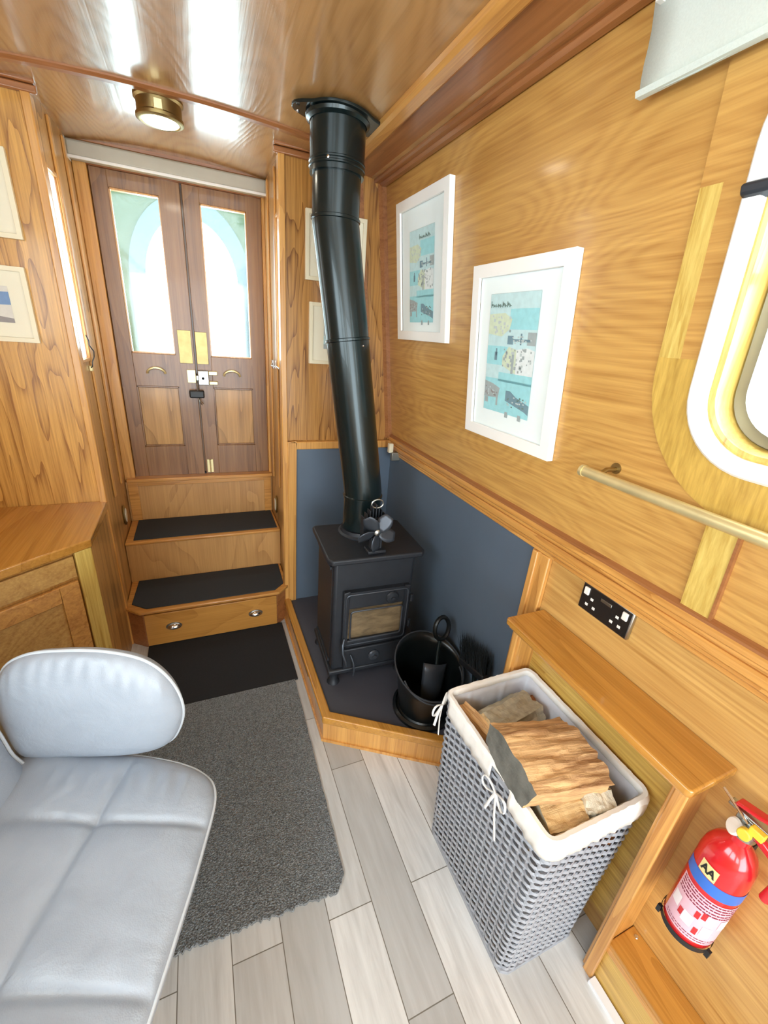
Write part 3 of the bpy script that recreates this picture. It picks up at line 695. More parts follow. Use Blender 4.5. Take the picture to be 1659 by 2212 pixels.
# ================================================================== STOVE FAN
fn = thing('stove_fan', 'small black heat-powered fan standing on the stove top', 'fan', (.542, 1.245, .675))
b = BM(); box(b, .507, .577, 1.225, 1.275, .6755, .688); box(b, .520, .564, 1.238, 1.262, .688, .735); obj('base', b, 'stove_iron', fn, bevel=.003)
b = BM()
for k in range(-4, 5):
    x = .545+k*.011; hh = .135 - abs(k)*.012
    box(b, x-.0018, x+.0018, 1.268, 1.300, .715, .715+hh)
box(b, .497, .593, 1.262, 1.270, .725, .80); obj('heat_fins', b, 'stove_iron', fn, bevel=.001)
b = BM(); tube(b, [(.548+.022*cos(a), 1.272, .852+.016*sin(a)) for a in [2*pi*k/20 for k in range(20)]], .003, 6, closed=True); obj('carry_ring', b, 'steel', fn, smooth=True, label='bright wire carrying ring')
b = BM(); lathe(b, [(.012, 0), (.012, .02), (.007, .024), (0, .025)], (.537, 1.245, .760), 16, (0, -1, 0)); hub = obj('hub', b, 'steel', fn, smooth=True)
for k in range(5):
    a = radians(198+72*k); b = BM(); rings = []
    for j in range(7):
        u = j/6; r = .010+.064*u; wd = .012+.036*sin(pi*min(u*.75+.12, 1))
        c0 = Vector((.537+r*cos(a), 1.228, .760+r*sin(a))); tdir = Vector((-sin(a), .55, cos(a)))
        rings.append([c0+tdir*wd*q for q in (-.5, -.25, 0, .25, .5)])
    loft(b, rings, closed=False); obj('blade', b, 'stove_iron_light', fn, smooth=True, solid=.0015)
# ================================================================== COAL BUCKET, SHOVEL, BRUSH
cb = Vector((.690, 1.010, SZ+.001))
t = thing('coal_bucket', 'black metal coal bucket with wide open mouth on the hearth', 'bucket', tuple(cb))
b = BM(); rings = []
for (r, hgt, tilt) in ((.104, 0, 0), (.106, .012, 0), (.098, .022, 0), (.100, .05, .0), (.112, .14, .02), (.122, .185, .06), (.128, .205, .10)):
    rings.append([cb + Vector((r*cos(a), r*sin(a), hgt + tilt*.5*(sin(a)+.0) + (.02*tilt/.1)*0)) for a in [2*pi*k/40 for k in range(40)]])
loft(b, rings, cap0=True); obj('shell', b, 'bucket_black', t, smooth=True, solid=-.002)
b = BM(); tube(b, [cb+Vector((.128*cos(a), .128*sin(a), .206+.05*sin(a))) for a in [2*pi*k/40 for k in range(40)]], .003, 6, closed=True); obj('rim', b, 'stove_iron_light', t, smooth=True)
b = BM(); lathe(b, [(.110, 0), (.118, .004), (.118, .014), (.108, .02)], tuple(cb), 40, cap=False); obj('foot_ring', b, 'bucket_black', t, smooth=True)
b = BM(); tube(b, [cb+Vector((-.125*cos(a)*.9, -.03-.10*sin(a), .19-.045*sin(a)*1.0)) for a in [pi*k/16 for k in range(17)]], .0035, 8); obj('bail_handle', b, 'stove_iron_light', t, smooth=True)
sh = thing('hearth_shovel', 'black coal shovel with loop handle standing in the coal bucket', 'shovel', tuple(cb+Vector((0, 0, .05))))
b = BM(); SHM = Matrix.Translation(cb+Vector((.01, -.03, .04))) @ Matrix.Rotation(radians(-20), 4, 'X') @ Matrix.Rotation(radians(14), 4, 'Y')
rings = []
for j in range(6):
    z = .0+.15*j/5; wd = .042+.010*j/5
    rings.append([SHM @ Vector((wd*u, .018*(1-u*u)*-1+.01, z)) for u in (-1, -.8, -.4, 0, .4, .8, 1)])
loft(b, rings, closed=False); obj('blade', b, 'stove_iron_light', sh, smooth=True, solid=.002)
b = BM(); tube(b, [SHM @ Vector((0, 0, .14)), SHM @ Vector((0, .006, .20)), SHM @ Vector((0, .006, .245))], .007, 8); obj('shaft', b, 'flue_black', sh, smooth=True)
b = BM(); tube(b, [SHM @ Vector((.030*cos(a), .006, .285+.042*sin(a))) for a in [2*pi*k/20 for k in range(20)]], .0085, 8, closed=True); obj('loop_handle', b, 'bucket_black', sh, smooth=True)
t = thing('hearth_brush', 'black-bristled hearth brush standing head up against the slate side panel', 'brush', (.815, .90, .107))
b = BM(); tube(b, [(.795, .850, .108), (.805, .895, .35)], .009, 8); obj('handle', b, 'flue_black', t, smooth=True)
b = BM(); BMx = Matrix.Translation((.805, .900, .34)) @ Matrix.Rotation(radians(0), 4, 'Y') @ Matrix.Rotation(radians(-14), 4, 'X')
box(b, -.016, .016, -.070, .075, 0, .028, BMx); obj('stock', b, 'black_plastic', t, bevel=.006)
b = BM()
for k in range(420):
    x, y = random.uniform(-.014, .014), random.uniform(-.068, .072); L_ = random.uniform(.095, .135)
    sx, sy = random.uniform(-.012, .012)+x*.4, random.uniform(-.012, .012)+y*.15
    p = [BMx @ Vector((x, y, .026)), BMx @ Vector((x+sx, y+sy, L_))]
    q = Vector((.0, .0016, 0)); r = Vector((.0012, 0, 0))
    vs = [b.verts.new(v) for v in (p[0]-q, p[0]+q, p[0]+r*1.5, p[1])]
    b.faces.new(vs[:3]); b.faces.new((vs[0], vs[1], vs[3])); b.faces.new((vs[1], vs[2], vs[3])); b.faces.new((vs[2], vs[0], vs[3]))
o = obj('bristles', b, 'brush_hair', t); o['kind'] = 'stuff'
# ================================================================== PICTURES
def picture(label, F, s0, s1, t0, t1, fw, depth, mat_frame, mat_mount, ps, base, group=None):
    """F(s,t,off): s left to right as seen, t up, off into the room."""
    p = thing('framed_picture', label, 'picture', tuple(F((s0+s1)/2, t0, 0)), group)
    b = BM()
    def R(d, off): return [F(s0+d, t0+d, off), F(s1-d, t0+d, off), F(s1-d, t1-d, off), F(s0+d, t1-d, off)]
    loft(b, [R(0, .001), R(0, depth), R(fw, depth), R(fw, depth-.008)])
    obj('frame', b, mat_frame, p, bevel=.001)
    b = BM(); quad(b, R(fw-.001, depth-.010)); obj('mount', b, mat_mount, p, solid=.001)
    a0, a1, c0, c1 = s0+(s1-s0)*ps[0], s0+(s1-s0)*ps[1], t0+(t1-t0)*ps[2], t0+(t1-t0)*ps[3]
    return p, (a0, a1, c0, c1), depth-.0085
def patch(b, F, off, pts): quad_pts = [F(s, t, off) for s, t in pts]; b.faces.new([b.verts.new(v) for v in quad_pts])
def mk(name, hexc): 
    if name not in MAT: MAT[name] = plain(name, hexc, .6, 0, .1, vscale=60)
    return name
mk('print_pale', 'CBD9D8'); mk('print_sky', 'CFF0F3'); mk('print_sea', 'A9E8EF'); mk('print_sand', 'DCEBCF'); mk('print_grey', 'AEBBBC'); mk('print_navy', '7E9FAC'); mk('print_dark', '78918A'); mk('print_white', 'EFF8F8'); mk('print_brown', 'A09A98'); mk('print_cloud', 'E8E4DA'); mk('print_blue', '7FA0CC'); mk('print_border', 'C6DCDC')
def FR(y0): return lambda s, t, off: W(y0-s, t, off)         # right wall, s grows towards the camera
class Inks:
    """one printed sheet: patches of different inks in a single mesh"""
    def __init__(self, F, off): self.b = BM(); self.F = F; self.off = off; self.mats = []; self.k = 0
    def add(self, mat, pts, lift=1):
        if mat not in self.mats: self.mats.append(mat)
        f = self.b.faces.new([self.b.verts.new(self.F(s, t, self.off+.0002*lift)) for s, t in pts]); f.material_index = self.mats.index(mat)
    def build(self, parent):
        me = bpy.data.meshes.new('print'); off = Vector(parent['_loc'])
        bmesh.ops.translate(self.b, verts=self.b.verts, vec=-off)
        self.b.to_mesh(me); self.b.free(); o = bpy.data.objects.new('print', me); C.objects.link(o); o.parent = parent
        for q in self.mats: me.materials.append(m(q))
        return o
def harbour_print(p, F, rect, off, seed, pale=False):
    a0, a1, c0, c1 = rect; w_, h_ = a1-a0, c1-c0; rnd = random.Random(seed); I = Inks(F, off)
    def Q(l, r, bo, to): return [(a0+w_*l, c0+h_*bo), (a0+w_*r, c0+h_*bo), (a0+w_*r, c0+h_*to), (a0+w_*l, c0+h_*to)]
    def G(pts): return [(a0+w_*x, c0+h_*y) for x, y in pts]
    I.add('print_sky', Q(0, 1, 0, 1), 0)
    for q in ((0, 1, .0, .30), (0, .45, .42, .58), (.45, 1, .72, .88), (.3, 1, .28, .36)): I.add('print_sea', Q(*q), 1)
    I.add('print_sand', G(((.0, .68), (.30, .66), (.46, .72), (.50, .80), (.34, .85), (.0, .84))), 2)
    I.add('print_sand', G(((.36, .42), (.66, .36), (.64, .56), (.48, .58), (.36, .50))), 2)
    I.add('print_white', G(((.66, .36), (1, .36), (1, .56), (.85, .58), (.64, .56))), 2)
    for k in range(44):
        x = .36+.58*rnd.random(); y = .37+.19*rnd.random(); z = .010+.018*rnd.random(); I.add(rnd.choice(('print_grey', 'print_grey', 'print_pale')), Q(x, min(x+z*1.6, 1), y, y+z), 3)
    for k in range(22):
        x = .02+.44*rnd.random(); y = .67+.15*rnd.random(); z = .010+.014*rnd.random(); I.add('print_pale', Q(x, x+z*1.8, y, y+z), 3)
    for q in ((.44, .56, .60, .67), (.56, .9, .625, .645), (.70, .73, .60, .69), (.18, .24, .46, .53), (.20, .23, .50, .56)): I.add('print_navy', Q(*q), 4)
    for q in ((.84, 1.0, .60, .70), (.56, .61, .36, .52)): I.add('print_grey', Q(*q), 4)
    for k in range(14):
        x = .50+.45*rnd.random(); y = .60+.06*rnd.random(); I.add('print_pale', Q(x, x+.03, y, y+.012), 5)
    I.add('print_grey', G(((.0, .12), (.33, .13), (.36, .22), (.20, .25), (.0, .27))), 4)
    I.add('print_grey', Q(.02, .10, .07, .12), 4); I.add('print_grey', Q(.29, .33, .06, .13), 4)
    I.add('print_navy', G(((.50, .12), (.92, .06), (1.0, .04), (1.0, .12), (.72, .17), (.6, .21), (.50, .21))), 4)
    for k in range(18):
        x = .02+.28*rnd.random(); y = .14+.09*rnd.random(); I.add(rnd.choice(('print_pale', 'print_brown')), Q(x, x+.03, y, y+.014), 6)
    for k in range(22):
        x = .52+.4*rnd.random(); y = .07+.10*rnd.random(); I.add(rnd.choice(('print_pale', 'print_dark')), Q(x, x+.03, y, y+.012), 6)
    for x in (.52, .80): I.add('print_grey', Q(x, x+.06, -.03, .02), 6)
    x = .02 if not pale else .42                       # hand-lettered title, too blurred to read: pen strokes
    for k in range(9):
        hh = (.052, .026, .028, .030, .026, .045, .028, .045, .026)[k]
        I.add('print_dark', Q(x, x+.016, .893, .893+hh), 6); I.add('print_dark', Q(x+.012, x+.044, .893+hh*.30, .893+hh*.75 if k % 2 else .893+hh*.55), 6); x += .050
    for e in ((-.004, 0, 0, 1), (1, 1.004, 0, 1), (0, 1, 1, 1.004)): I.add('print_border', Q(*e), 1)
    I.build(p)
Fa = FR(1.708)
p, rc, of = picture('white framed harbour print in portrait, the farther of two on the right wall', Fa, 0, .385, 1.396, 1.849, .032, .020, 'white_frame', 'mount_blue', (.26, .74, .14, .78), None)
harbour_print(p, Fa, rc, of, 3, True)
Fb = FR(1.172)
p, rc, of = picture('larger-looking white framed harbour print on the right wall, nearer the porthole window', Fb, 0, .383, 1.140, 1.604, .032, .020, 'white_frame', 'mount_blue', (.22, .74, .18, .84), None)
harbour_print(p, Fb, rc, of, 5)
def FB(x0): return lambda s, t, off: Vector((x0+s, YB-off, t))
def small_picture(label, x0, x1, z0, z1, kind):
    F = FB(x0); p, rc, of = picture(label, F, 0, x1-x0, z0, z1, .014, .016, 'cream_frame', 'mount_cream', (.26, .76, .26, .74), None)
    a0, a1, c0, c1 = rc; I = Inks(F, of+.0002); h_ = c1-c0
    I.add('print_cloud' if kind == 0 else 'print_sky', [(a0, c0), (a1, c0), (a1, c1), (a0, c1)], 0)
    I.add('print_blue' if kind == 0 else 'print_pale', [(a0, c0+h_*.45), (a1, c0+h_*.5), (a1, c0+h_*.85), (a0, c0+h_*.8)], 1)
    I.add('print_brown' if kind == 0 else 'print_grey', [(a0, c0), (a1, c0), (a1, c0+h_*.12), (a0+(a1-a0)*.5, c0+h_*.2), (a0, c0+h_*.16)], 2)
    I.build(p)
small_picture('upper of two cream framed pictures on the left bulkhead', -.71, -.465, 1.588, 1.818, 1)
small_picture('lower of two cream framed pictures on the left bulkhead, seascape under a blue sky', -.715, -.480, 1.290, 1.512, 0)
small_picture('upper of two cream framed pictures on the far bulkhead, half hidden behind the flue pipe', .413, .655, 1.582, 1.815, 1)
small_picture('lower of two cream framed pictures on the far bulkhead, mostly hidden behind the flue pipe', .430, .668, 1.273, 1.506, 1)
# ================================================================== MAIN WINDOW
w1 = thing('window_1', 'rounded bus-style window in the right wall with a white frame', None, tuple(W(.18, 1.24)), kind='structure')
def RW(d, off, r): return [W(s, t, off) for s, t in rr(-.135+d, .492-d, 1.232+d, 1.815-d, r, 10)]
b = BM(); loft(b, [RW(0, .001, .125), RW(0, .010, .125), RW(.004, .014, .122), RW(.026, .014, .10), RW(.030, .010, .096), RW(.030, -.002, .096)])
obj('outer_ring', b, 'white_frame', w1, smooth=True)
b = BM(); loft(b, [RW(.030, .002, .096), RW(.034, .004, .094), RW(.040, .002, .09), RW(.046, -.050, .085)]); obj('reveal', b, 'oak_pale_z', w1, smooth=True)
b = BM(); loft(b, [RW(.044, -.045, .085), RW(.048, -.036, .083), RW(.064, -.036, .072), RW(.068, -.046, .07), RW(.068, -.06, .07)]); obj('metal_frame', b, 'grey_metal', w1, smooth=True)
b = BM(); quad_ring = RW(.060, -.052, .07); b.faces.new([b.verts.new(v) for v in quad_ring]); obj('pane', b, 'glass', w1)
b = BM(); loft(b, [[W(y, z, o_) for z, o_ in ((1.52, -.03), (1.535, -.03), (1.535, -.045), (1.52, -.045))] for y in (-.07, .425)], cap0=True, cap1=True); obj('glazing_bar', b, 'grey_metal', w1)
b = BM(); loft(b, [[W(y, z, o_) for z, o_ in ((1.628, .022), (1.640, .024), (1.646, .010), (1.634, -.01), (1.622, .006))] for y in (.49, .482, .40)], cap0=True, cap1=True); obj('catch', b, 'stove_iron_light', w1, bevel=.003, label='dark grey catch')
# veneered surround, butted from three pieces
def RS(s0, t0, s1, t1, r): return rr(s0, s1, t0, t1, r, 10)
b = BM(); 
so = [W(s, t, .005) for s, t in rr(-.21, .565, 1.146, 1.88, .20, 10)]; si = [W(s, t, .005) for s, t in rr(-.13, .487, 1.237, 1.81, .12, 10)]
sb_ = [W(s, t, .0) for s, t in rr(-.21, .565, 1.146, 1.88, .20, 10)]
def part_ring(name, test, mat):
    b = BM()
    A = so; n = len(A)
    rings = [sb_, so, si]; V = {}
    for j in range(2):
        for i in range(n):
            k = (i+1) % n
            zc = (so[i].z+so[k].z)/2
            if test(zc):
                b.faces.new([b.verts.new(v) for v in (rings[j][i], rings[j][k], rings[j+1][k], rings[j+1][i])])
    return obj(name, b, mat, w1)
MAT['oak_corner'] = wood('oak_corner', 'D3A24E', 'A87A34', 'z', rings=4, ring_amt=.15, fine=1.0, low=.2, scale=8, along=.3, rough=.36, seed=5, soft=True, sharp=1)
# split the long uprights so that joints fall where the photo shows them
def surround(name, polys, mat):
    b = BM()
    for P in polys:
        prism_pts = [W(s, t, .005) for s, t in P]; low = [W(s, t, 0) for s, t in P]
        v = [b.verts.new(q) for q in prism_pts]; b.faces.new(v); u = [b.verts.new(q) for q in low]
        for i in range(len(P)): b.faces.new((v[i], u[i], u[(i+1) % len(P)], v[(i+1) % len(P)]))
    return obj(name, b, mat, w1)
def arc(cx, cy, r, a0, a1, n=14): return [(cx+r*cos(radians(a0+(a1-a0)*k/n)), cy+r*sin(radians(a0+(a1-a0)*k/n))) for k in range(n+1)]
TJ = 1.405
for sgn in (1, -1):
    ym = .1775
    def mir(P): return P if sgn > 0 else [(2*ym-s, t) for s, t in P]
    oc = arc(.565-.24, 1.146+.24, .24, 0, -90); ic = arc(.487-.12, 1.237+.12, .12, -90, 0)
    P = [(.565, TJ)] + oc + [(ym, 1.146), (ym, 1.237)] + ic + [(.487, TJ)]
    # quads to keep it simple: build as strip
    outer_ = [(.565, TJ)] + oc + [(ym, 1.146)]; inner_ = [(.487, TJ)] + ic[::-1] + [(ym, 1.237)]
    b = BM(); n = min(len(outer_), len(inner_))
    O_ = mir(outer_[:n]); I_ = mir(inner_[:n])
    loft(b, [[W(s, t, 0) for s, t in O_], [W(s, t, .006) for s, t in O_], [W(s, t, .006) for s, t in I_]], closed=False)
    obj('surround_corner', b, 'oak_corner', w1)
    surround('surround_strip', [mir([(.525, TJ), (.565, TJ), (.563, 1.655), (.528, 1.655)])], 'oak_pale_z')
    surround('surround_upright', [mir([(.487, TJ), (.525, TJ), (.528, 1.655), (.487, 1.655)]), mir([(.487, 1.655), (.563, 1.655), (.563, 1.95), (.487, 1.95)])], 'ply_right')
b = BM(); loft(b, [[W(y, z, o_) for y, o_ in ((.347, 0), (.347, .007), (.400, .007), (.400, 0))] for z in (.962, 1.148)]); struct('trim_18', b, 'oak_pale_z')
b = BM(); loft(b, [[W(y, z, o_) for y, o_ in ((.342, 0), (.342, .009), (.347, .009), (.347, 0))] for z in (.962, 1.148)]); struct('trim_19', b, 'trim_red_y')
# fabric blind over the window head
t = thing('window_blind', 'pale mint fabric blind drawn up over the top of the porthole window', 'blind', tuple(W(.2, 1.80, .03)))
b = BM(); rings = []
for j in range(9):
    z = 1.797+(1.955-1.797)*j/8; off = .034+.0015*sin(j*1.3)
    rings.append([W(.686-.80*k/16, z - (0.004*sin(k*.9) if j == 0 else 0), off+.001*sin(k*1.7+j)) for k in range(17)])
loft(b, rings, closed=False); obj('fabric', b, 'blind_fabric', t, smooth=True, solid=.003)
b = BM(); loft(b, [[W(y, z, o_) for z, o_ in ((1.795, .028), (1.795, .040), (1.803, .042), (1.803, .028))] for y in (.688, -.115)], cap0=True, cap1=True); obj('hem', b, 'blind_fabric', t)
b = BM(); tube(b, [W(.68, 1.925, .03), W(-.11, 1.925, .03)], .012, 14); obj('roller_tube', b, 'grey_metal', t, smooth=True)
for y in (.672, -.105):
    b = BM(); loft(b, [[W(y+e, z, o_) for z, o_ in ((1.90, 0), (1.90, .045), (1.95, .045), (1.95, 0))] for e in (-.004, .004)], cap0=True, cap1=True)
    obj('bracket', b, 'white_plastic', t)
# ================================================================== BRASS RAIL
t = thing('brass_rail', 'long tubular brass handrail mounted under the porthole window', 'rail', tuple(W(.3, 1.15, .03)))
b = BM(); tube(b, [W(.648, 1.162, .048), W(-.45, 1.162, .048)], .0115, 16); obj('bar', b, 'brass', t, smooth=True)
b = BM(); tube(b, [W(.652, 1.162, .048), W(.644, 1.162, .048)], .0132, 16); obj('end_cap', b, 'brass', t, smooth=True)
for y in (.605, -.30):
    b = BM(); tube(b, [W(y, 1.176, .0), W(y, 1.176, .03), W(y, 1.166, .046)], [.005, .005, .006], 10); tube(b, [W(y, 1.178, 0), W(y, 1.178, .003)], .012, 16); obj('bracket', b, 'brass_dull', t, smooth=True)
# ================================================================== DOUBLE SOCKET
t = thing('double_socket', 'black double wall socket with USB ports and white switches above the shelf', 'socket', (.85, .546, .81))
def PW(y, z, off): return Vector((.85-off, y, z))   # u from left(far) = large y
b = BM(); box(b, .838, .85, .476, .617, .811, .884); obj('faceplate', b, 'steel', t, bevel=.003)
b = BM(); box(b, .8365, .8385, .479, .614, .814, .881); obj('insert', b, 'socket_black', t, bevel=.002)
for (y, z) in ((.600, .868), (.493, .868)):
    b = BM(); box(b, .832, .8375, y-.007, y+.007, z-.012, z+.008); obj('rocker_switch', b, 'white_plastic', t, bevel=.002)
for yc in (.582, .510):
    b = BM()
    for dy, dz in ((0, .008), (-.010, -.011), (.011, -.011)): box(b, .8355, .8368, yc+dy-.004, yc+dy+.004, .843+dz-.0035, .843+dz+.0035)
    obj('pin_holes', b, 'white_plastic', t, bevel=.001)
b = BM(); box(b, .8355, .8368, .530, .560, .862, .870); obj('usb_ports', b, 'steel', t, bevel=.001)
# ================================================================== SHELF ALCOVE, PLINTH
t = thing('alcove_shelf', 'golden oak shelf on tall side panels along the right wall above the log basket', 'shelf', (.80, .47, 0))
b = BM(); prism(b, [(.716, .222), (.722, .216), (.85, .216), (.85, .722), (.722, .722), (.716, .716)], .706, .725); obj('shelf_board', b, 'oak_golden', t, bevel=.006, seg=3)
b = BM(); box(b, .724, .85, .228, .712, .697, .707); obj('under_moulding', b, 'oak_y', t, bevel=.003)
b = BM(); box(b, .765, .85, .236, .262, 0, .698); obj('side_panel', b, 'oak_z', t, bevel=.003)
b = BM(); box(b, .765, .85, .700, .722, 0, .698); obj('side_panel', b, 'oak_z', t, bevel=.003)
b = BM(); box(b, .757, .767, .230, .254, 0, .700); obj('edge_bead', b, 'oak_z', t, bevel=.003)
b = BM(); box(b, .757, .767, .706, .724, 0, .700); obj('edge_bead', b, 'oak_z', t, bevel=.003)
b = BM(); box(b, .826, .85, .262, .700, .10, .698); obj('back_board', b, 'oak_pale_y', t)
t = thing('wall_plinth', 'low boxed oak plinth running along the foot of the right wall below the extinguisher', 'plinth', (.81, -.6, 0))
b = BM(); box(b, .772, .85, -1.4, .234, .0, .142); obj('box', b, 'oak_pale_y', t)
b = BM(); box(b, .766, .85, -1.4, .235, .142, .155); obj('top_board', b, 'oak_golden', t, bevel=.002)
b = BM(); box(b, .766, .774, -1.4, .235, .122, .142); obj('front_rail', b, 'oak_y', t, bevel=.002)
b = BM(); lathe(b, [(.005, 0), (.004, .002), (0, .0025)], (.836, .218, .155), 12); obj('screw', b, 'chrome', t)
bm = BM(); box(bm, .748, .768, -1.4, .228, 0, .012); struct('baseboard_right', bm, 'white_strip')
# ================================================================== FIRE EXTINGUISHER
EX, EY, ER = .797, .140, .047
t = thing('fire_extinguisher', 'small red fire extinguisher with a blue band mounted on the right wall', 'fire extinguisher', (EX, EY, .345))
b = BM(); lathe(b, [(0, 0), (.034, 0), (.043, .006), (ER, .018), (ER, .215), (.044, .235), (.036, .252), (.024, .264), (.017, .270), (.017, .285), (0, .286)], (EX, EY, .345), 48); obj('cylinder', b, 'red_paint', t, smooth=True)
def cyl_patch(b, a0, a1, z0, z1, r=ER+.0006, n=16):
    loft(b, [[Vector((EX+r*cos(a0+(a1-a0)*k/n), EY+r*sin(a0+(a1-a0)*k/n), z)) for k in range(n+1)] for z in (z0, z1)], closed=False)
AC = radians(205)
b = BM(); cyl_patch(b, AC-1.5, AC+1.5, .505, .532, n=40); obj('blue_band', b, 'blue_band', t, smooth=True)
b = BM(); cyl_patch(b, AC-1.25, AC+1.35, .375, .494, n=32); lb = obj('instruction_label', b, 'label_pink', t, smooth=True, label='pink and white instruction label')
b = BM()
rnd = random.Random(4)
for z in (.488, .481, .474, .466, .459): 
    a = AC-1.15
    while a < AC+1.2:
        L_ = rnd.uniform(.05, .25); cyl_patch(b, a, min(a+L_, AC+1.25), z, z+.0032, ER+.0010, 5); a += L_+.03
obj('label_text', b, 'label_dark', lb)
b = BM()
for z in (.386, .380): 
    a = AC-1.1
    while a < AC+1.2:
        L_ = rnd.uniform(.05, .2); cyl_patch(b, a, min(a+L_, AC+1.25), z, z+.002, ER+.0010, 5); a += L_+.04
obj('label_text', b, 'label_dark', lb)
b = BM()
for a, z in ((-.95, .432), (-.3, .418), (.45, .412), (.95, .44)): cyl_patch(b, AC+a-.20, AC+a+.20, z-.014, z+.014, ER+.0013, 8)
obj('pictogram_panels', b, 'label_white', lb, smooth=True)
for a, z in ((-.62, .420), (.08, .405), (.12, .452), (-.1, .445)):
    b = BM(); cyl_patch(b, AC+a-.07, AC+a+.10, z-.010, z+.008, ER+.0012, 6); obj('red_symbol', b, 'red_paint', lb, smooth=True)
b = BM(); cyl_patch(b, AC-.86, AC-.18, .534, .562, ER+.0012, 12); bd = obj('badge', b, 'yellow_cream', t, smooth=True, label='small yellow badge lettered AA')
cu = bpy.data.curves.new('aa', 'FONT'); cu.body = 'AA'; cu.size = .030; cu.offset = .0012; cu.align_x = 'CENTER'; cu.align_y = 'CENTER'
tmp = bpy.data.objects.new('aa', cu); C.objects.link(tmp); bpy.context.view_layer.update()
me = bpy.data.meshes.new_from_object(tmp.evaluated_get(bpy.context.evaluated_depsgraph_get())); bpy.data.objects.remove(tmp)
b = BM(); b.from_mesh(me); bmesh.ops.subdivide_edges(b, edges=b.edges, cuts=2)
for v in b.verts:
    # seen from outside, text runs with decreasing... x to the right = increasing angle seen from the front
    a = AC-.52 + v.co.x*.62/ (ER) ; z = .548 + v.co.y*.78; r = ER+.0018
    v.co = Vector((EX+r*cos(a), EY+r*sin(a), z))
obj('badge_lettering', b, 'black_plastic', bd)
b = BM(); lathe(b, [(.017, 0), (.020, .002), (.020, .012), (.014, .016), (.014, .03), (0, .031)], (EX, EY, .629), 24); vh = obj('valve', b, 'steel', t, smooth=True)
b = BM(); lathe(b, [(.015, 0), (.016, .004), (.013, .007), (0, .0075)], (EX-.014, EY+.012, .642), 20, (-.8, .5, .35)); obj('gauge', b, 'white_plastic', vh, smooth=True)
b = BM(); box(b, EX-.010, EX+.010, EY-.075, EY+.04, .668, .674); box(b, EX-.008, EX+.008, EY-.02, EY+.022, .655, .668); obj('carry_lever', b, 'steel', vh, bevel=.002)
b = BM(); loft(b, [[Vector((EX-.011, y, z)), Vector((EX+.011, y, z)), Vector((EX+.011, y, z+.008)), Vector((EX-.011, y, z+.008))] for y, z in ((EY+.030, .676), (EY-.01, .684), (EY-.085, .712))], cap0=True, cap1=True); obj('squeeze_lever', b, 'red_paint', vh, bevel=.003)
b = BM(); tube(b, [(EX-.012, EY+.055, .690), (EX-.012, EY+.0, .664)], .0025, 6); obj('safety_pin', b, 'chrome', vh)
b = BM(); lathe(b, [(.011, 0), (.011, .012)], (EX-.022, EY-.006, .655), 16, (-1, 0, 0)); box(b, EX-.026, EX-.012, EY-.030, EY-.006, .66, .675); obj('tamper_tag', b, 'yellow', vh, bevel=.002)
b = BM(); tube(b, [(EX, EY-.016, .648), (EX-.004, EY-.05, .64), (EX-.006, EY-.072, .61), (EX-.004, EY-.068, .56)], .009, 10); obj('nozzle_hose', b, 'red_paint', t, smooth=True)
b = BM(); lathe(b, [(.049, 0), (.0495, .0), (.0495, .012), (.049, .012)], (EX, EY, .352), 48, cap=False); 
for a in (2.2, 4.6): box(b, EX+.052*cos(a)-.004, EX+.052*cos(a)+.004, EY+.052*sin(a)-.004, EY+.052*sin(a)+.004, .345, .362)
box(b, EX+.03, .85, EY-.015, EY+.015, .36, .60); obj('wall_bracket', b, 'black_plastic', t)
t.scale = (.88, .88, 1.02); t.location = (EX+.006, .158, .366)
# ================================================================== LOG BASKET
hb = thing('log_basket', 'tall grey wicker log basket with white cloth lining and ribbon ties', 'basket', (.672, .49, 0))
HT = .535
def hp(s, z, d=0.):
    """point on the basket wall: s in 0..1 round the perimeter, d outward"""
    u = z/HT
    x0, x1 = .556+(.537-.556)*u, .782+(.806-.782)*u; y0, y1 = .316+(.302-.316)*u, .668+(.682-.668)*u
    r = .020; Lx, Ly = x1-x0-2*r, y1-y0-2*r; q = r*pi/2; per = 2*(Lx+Ly)+4*q; a = (s % 1.0)*per
    for seg in range(4):
        L_ = Ly if seg % 2 == 0 else Lx
        if a <= L_:
            if seg == 0: p, n = Vector((x0, y0+r+a, 0)), Vector((-1, 0, 0))
            elif seg == 1: p, n = Vector((x0+r+a, y1, 0)), Vector((0, 1, 0))
            elif seg == 2: p, n = Vector((x1, y1-r-a, 0)), Vector((1, 0, 0))
            else: p, n = Vector((x1-r-a, y0, 0)), Vector((0, -1, 0))
            break
        a -= L_
        if a <= q:
            th = a/r; cx, cy, b0 = ((x0+r, y1-r, pi), (x1-r, y1-r, pi/2), (x1-r, y0+r, 0), (x0+r, y0+r, -pi/2))[seg]
            ang = b0-th; n = Vector((cos(ang), sin(ang), 0)); p = Vector((cx, cy, 0))+n*r; break
        a -= q
    return Vector((p.x, p.y, z)) + n*d
NS = 52; SP = 4; NR = 46
b = BM(); rnd = random.Random(2)
for k in range(NR):
    z = .010+(HT-.020)*k/(NR-1); hgt = .0053; jz = rnd.uniform(-.001, .001); rings = []
    for i in range(NS*SP):
        s = i/(NS*SP); d = .0040*cos(pi*i/SP + pi*k); zz = z+jz+.0008*noise.noise(Vector((i*.3, k*1.7, 0)))
        rings.append([hp(s, zz-hgt, d), hp(s, zz, d+.0030), hp(s, zz+hgt, d), hp(s, zz, d-.0022)])
    rings.append(rings[0]); loft(b, rings)
wv = obj('woven_sides', b, 'wicker', hb, smooth=True)
b = BM()
for i in range(NS):
    s = (i+.5)/NS; tube(b, [hp(s, 0.002), hp(s, HT*.5), hp(s, HT)], .0026, 5)
obj('upright_canes', b, 'wicker', hb)
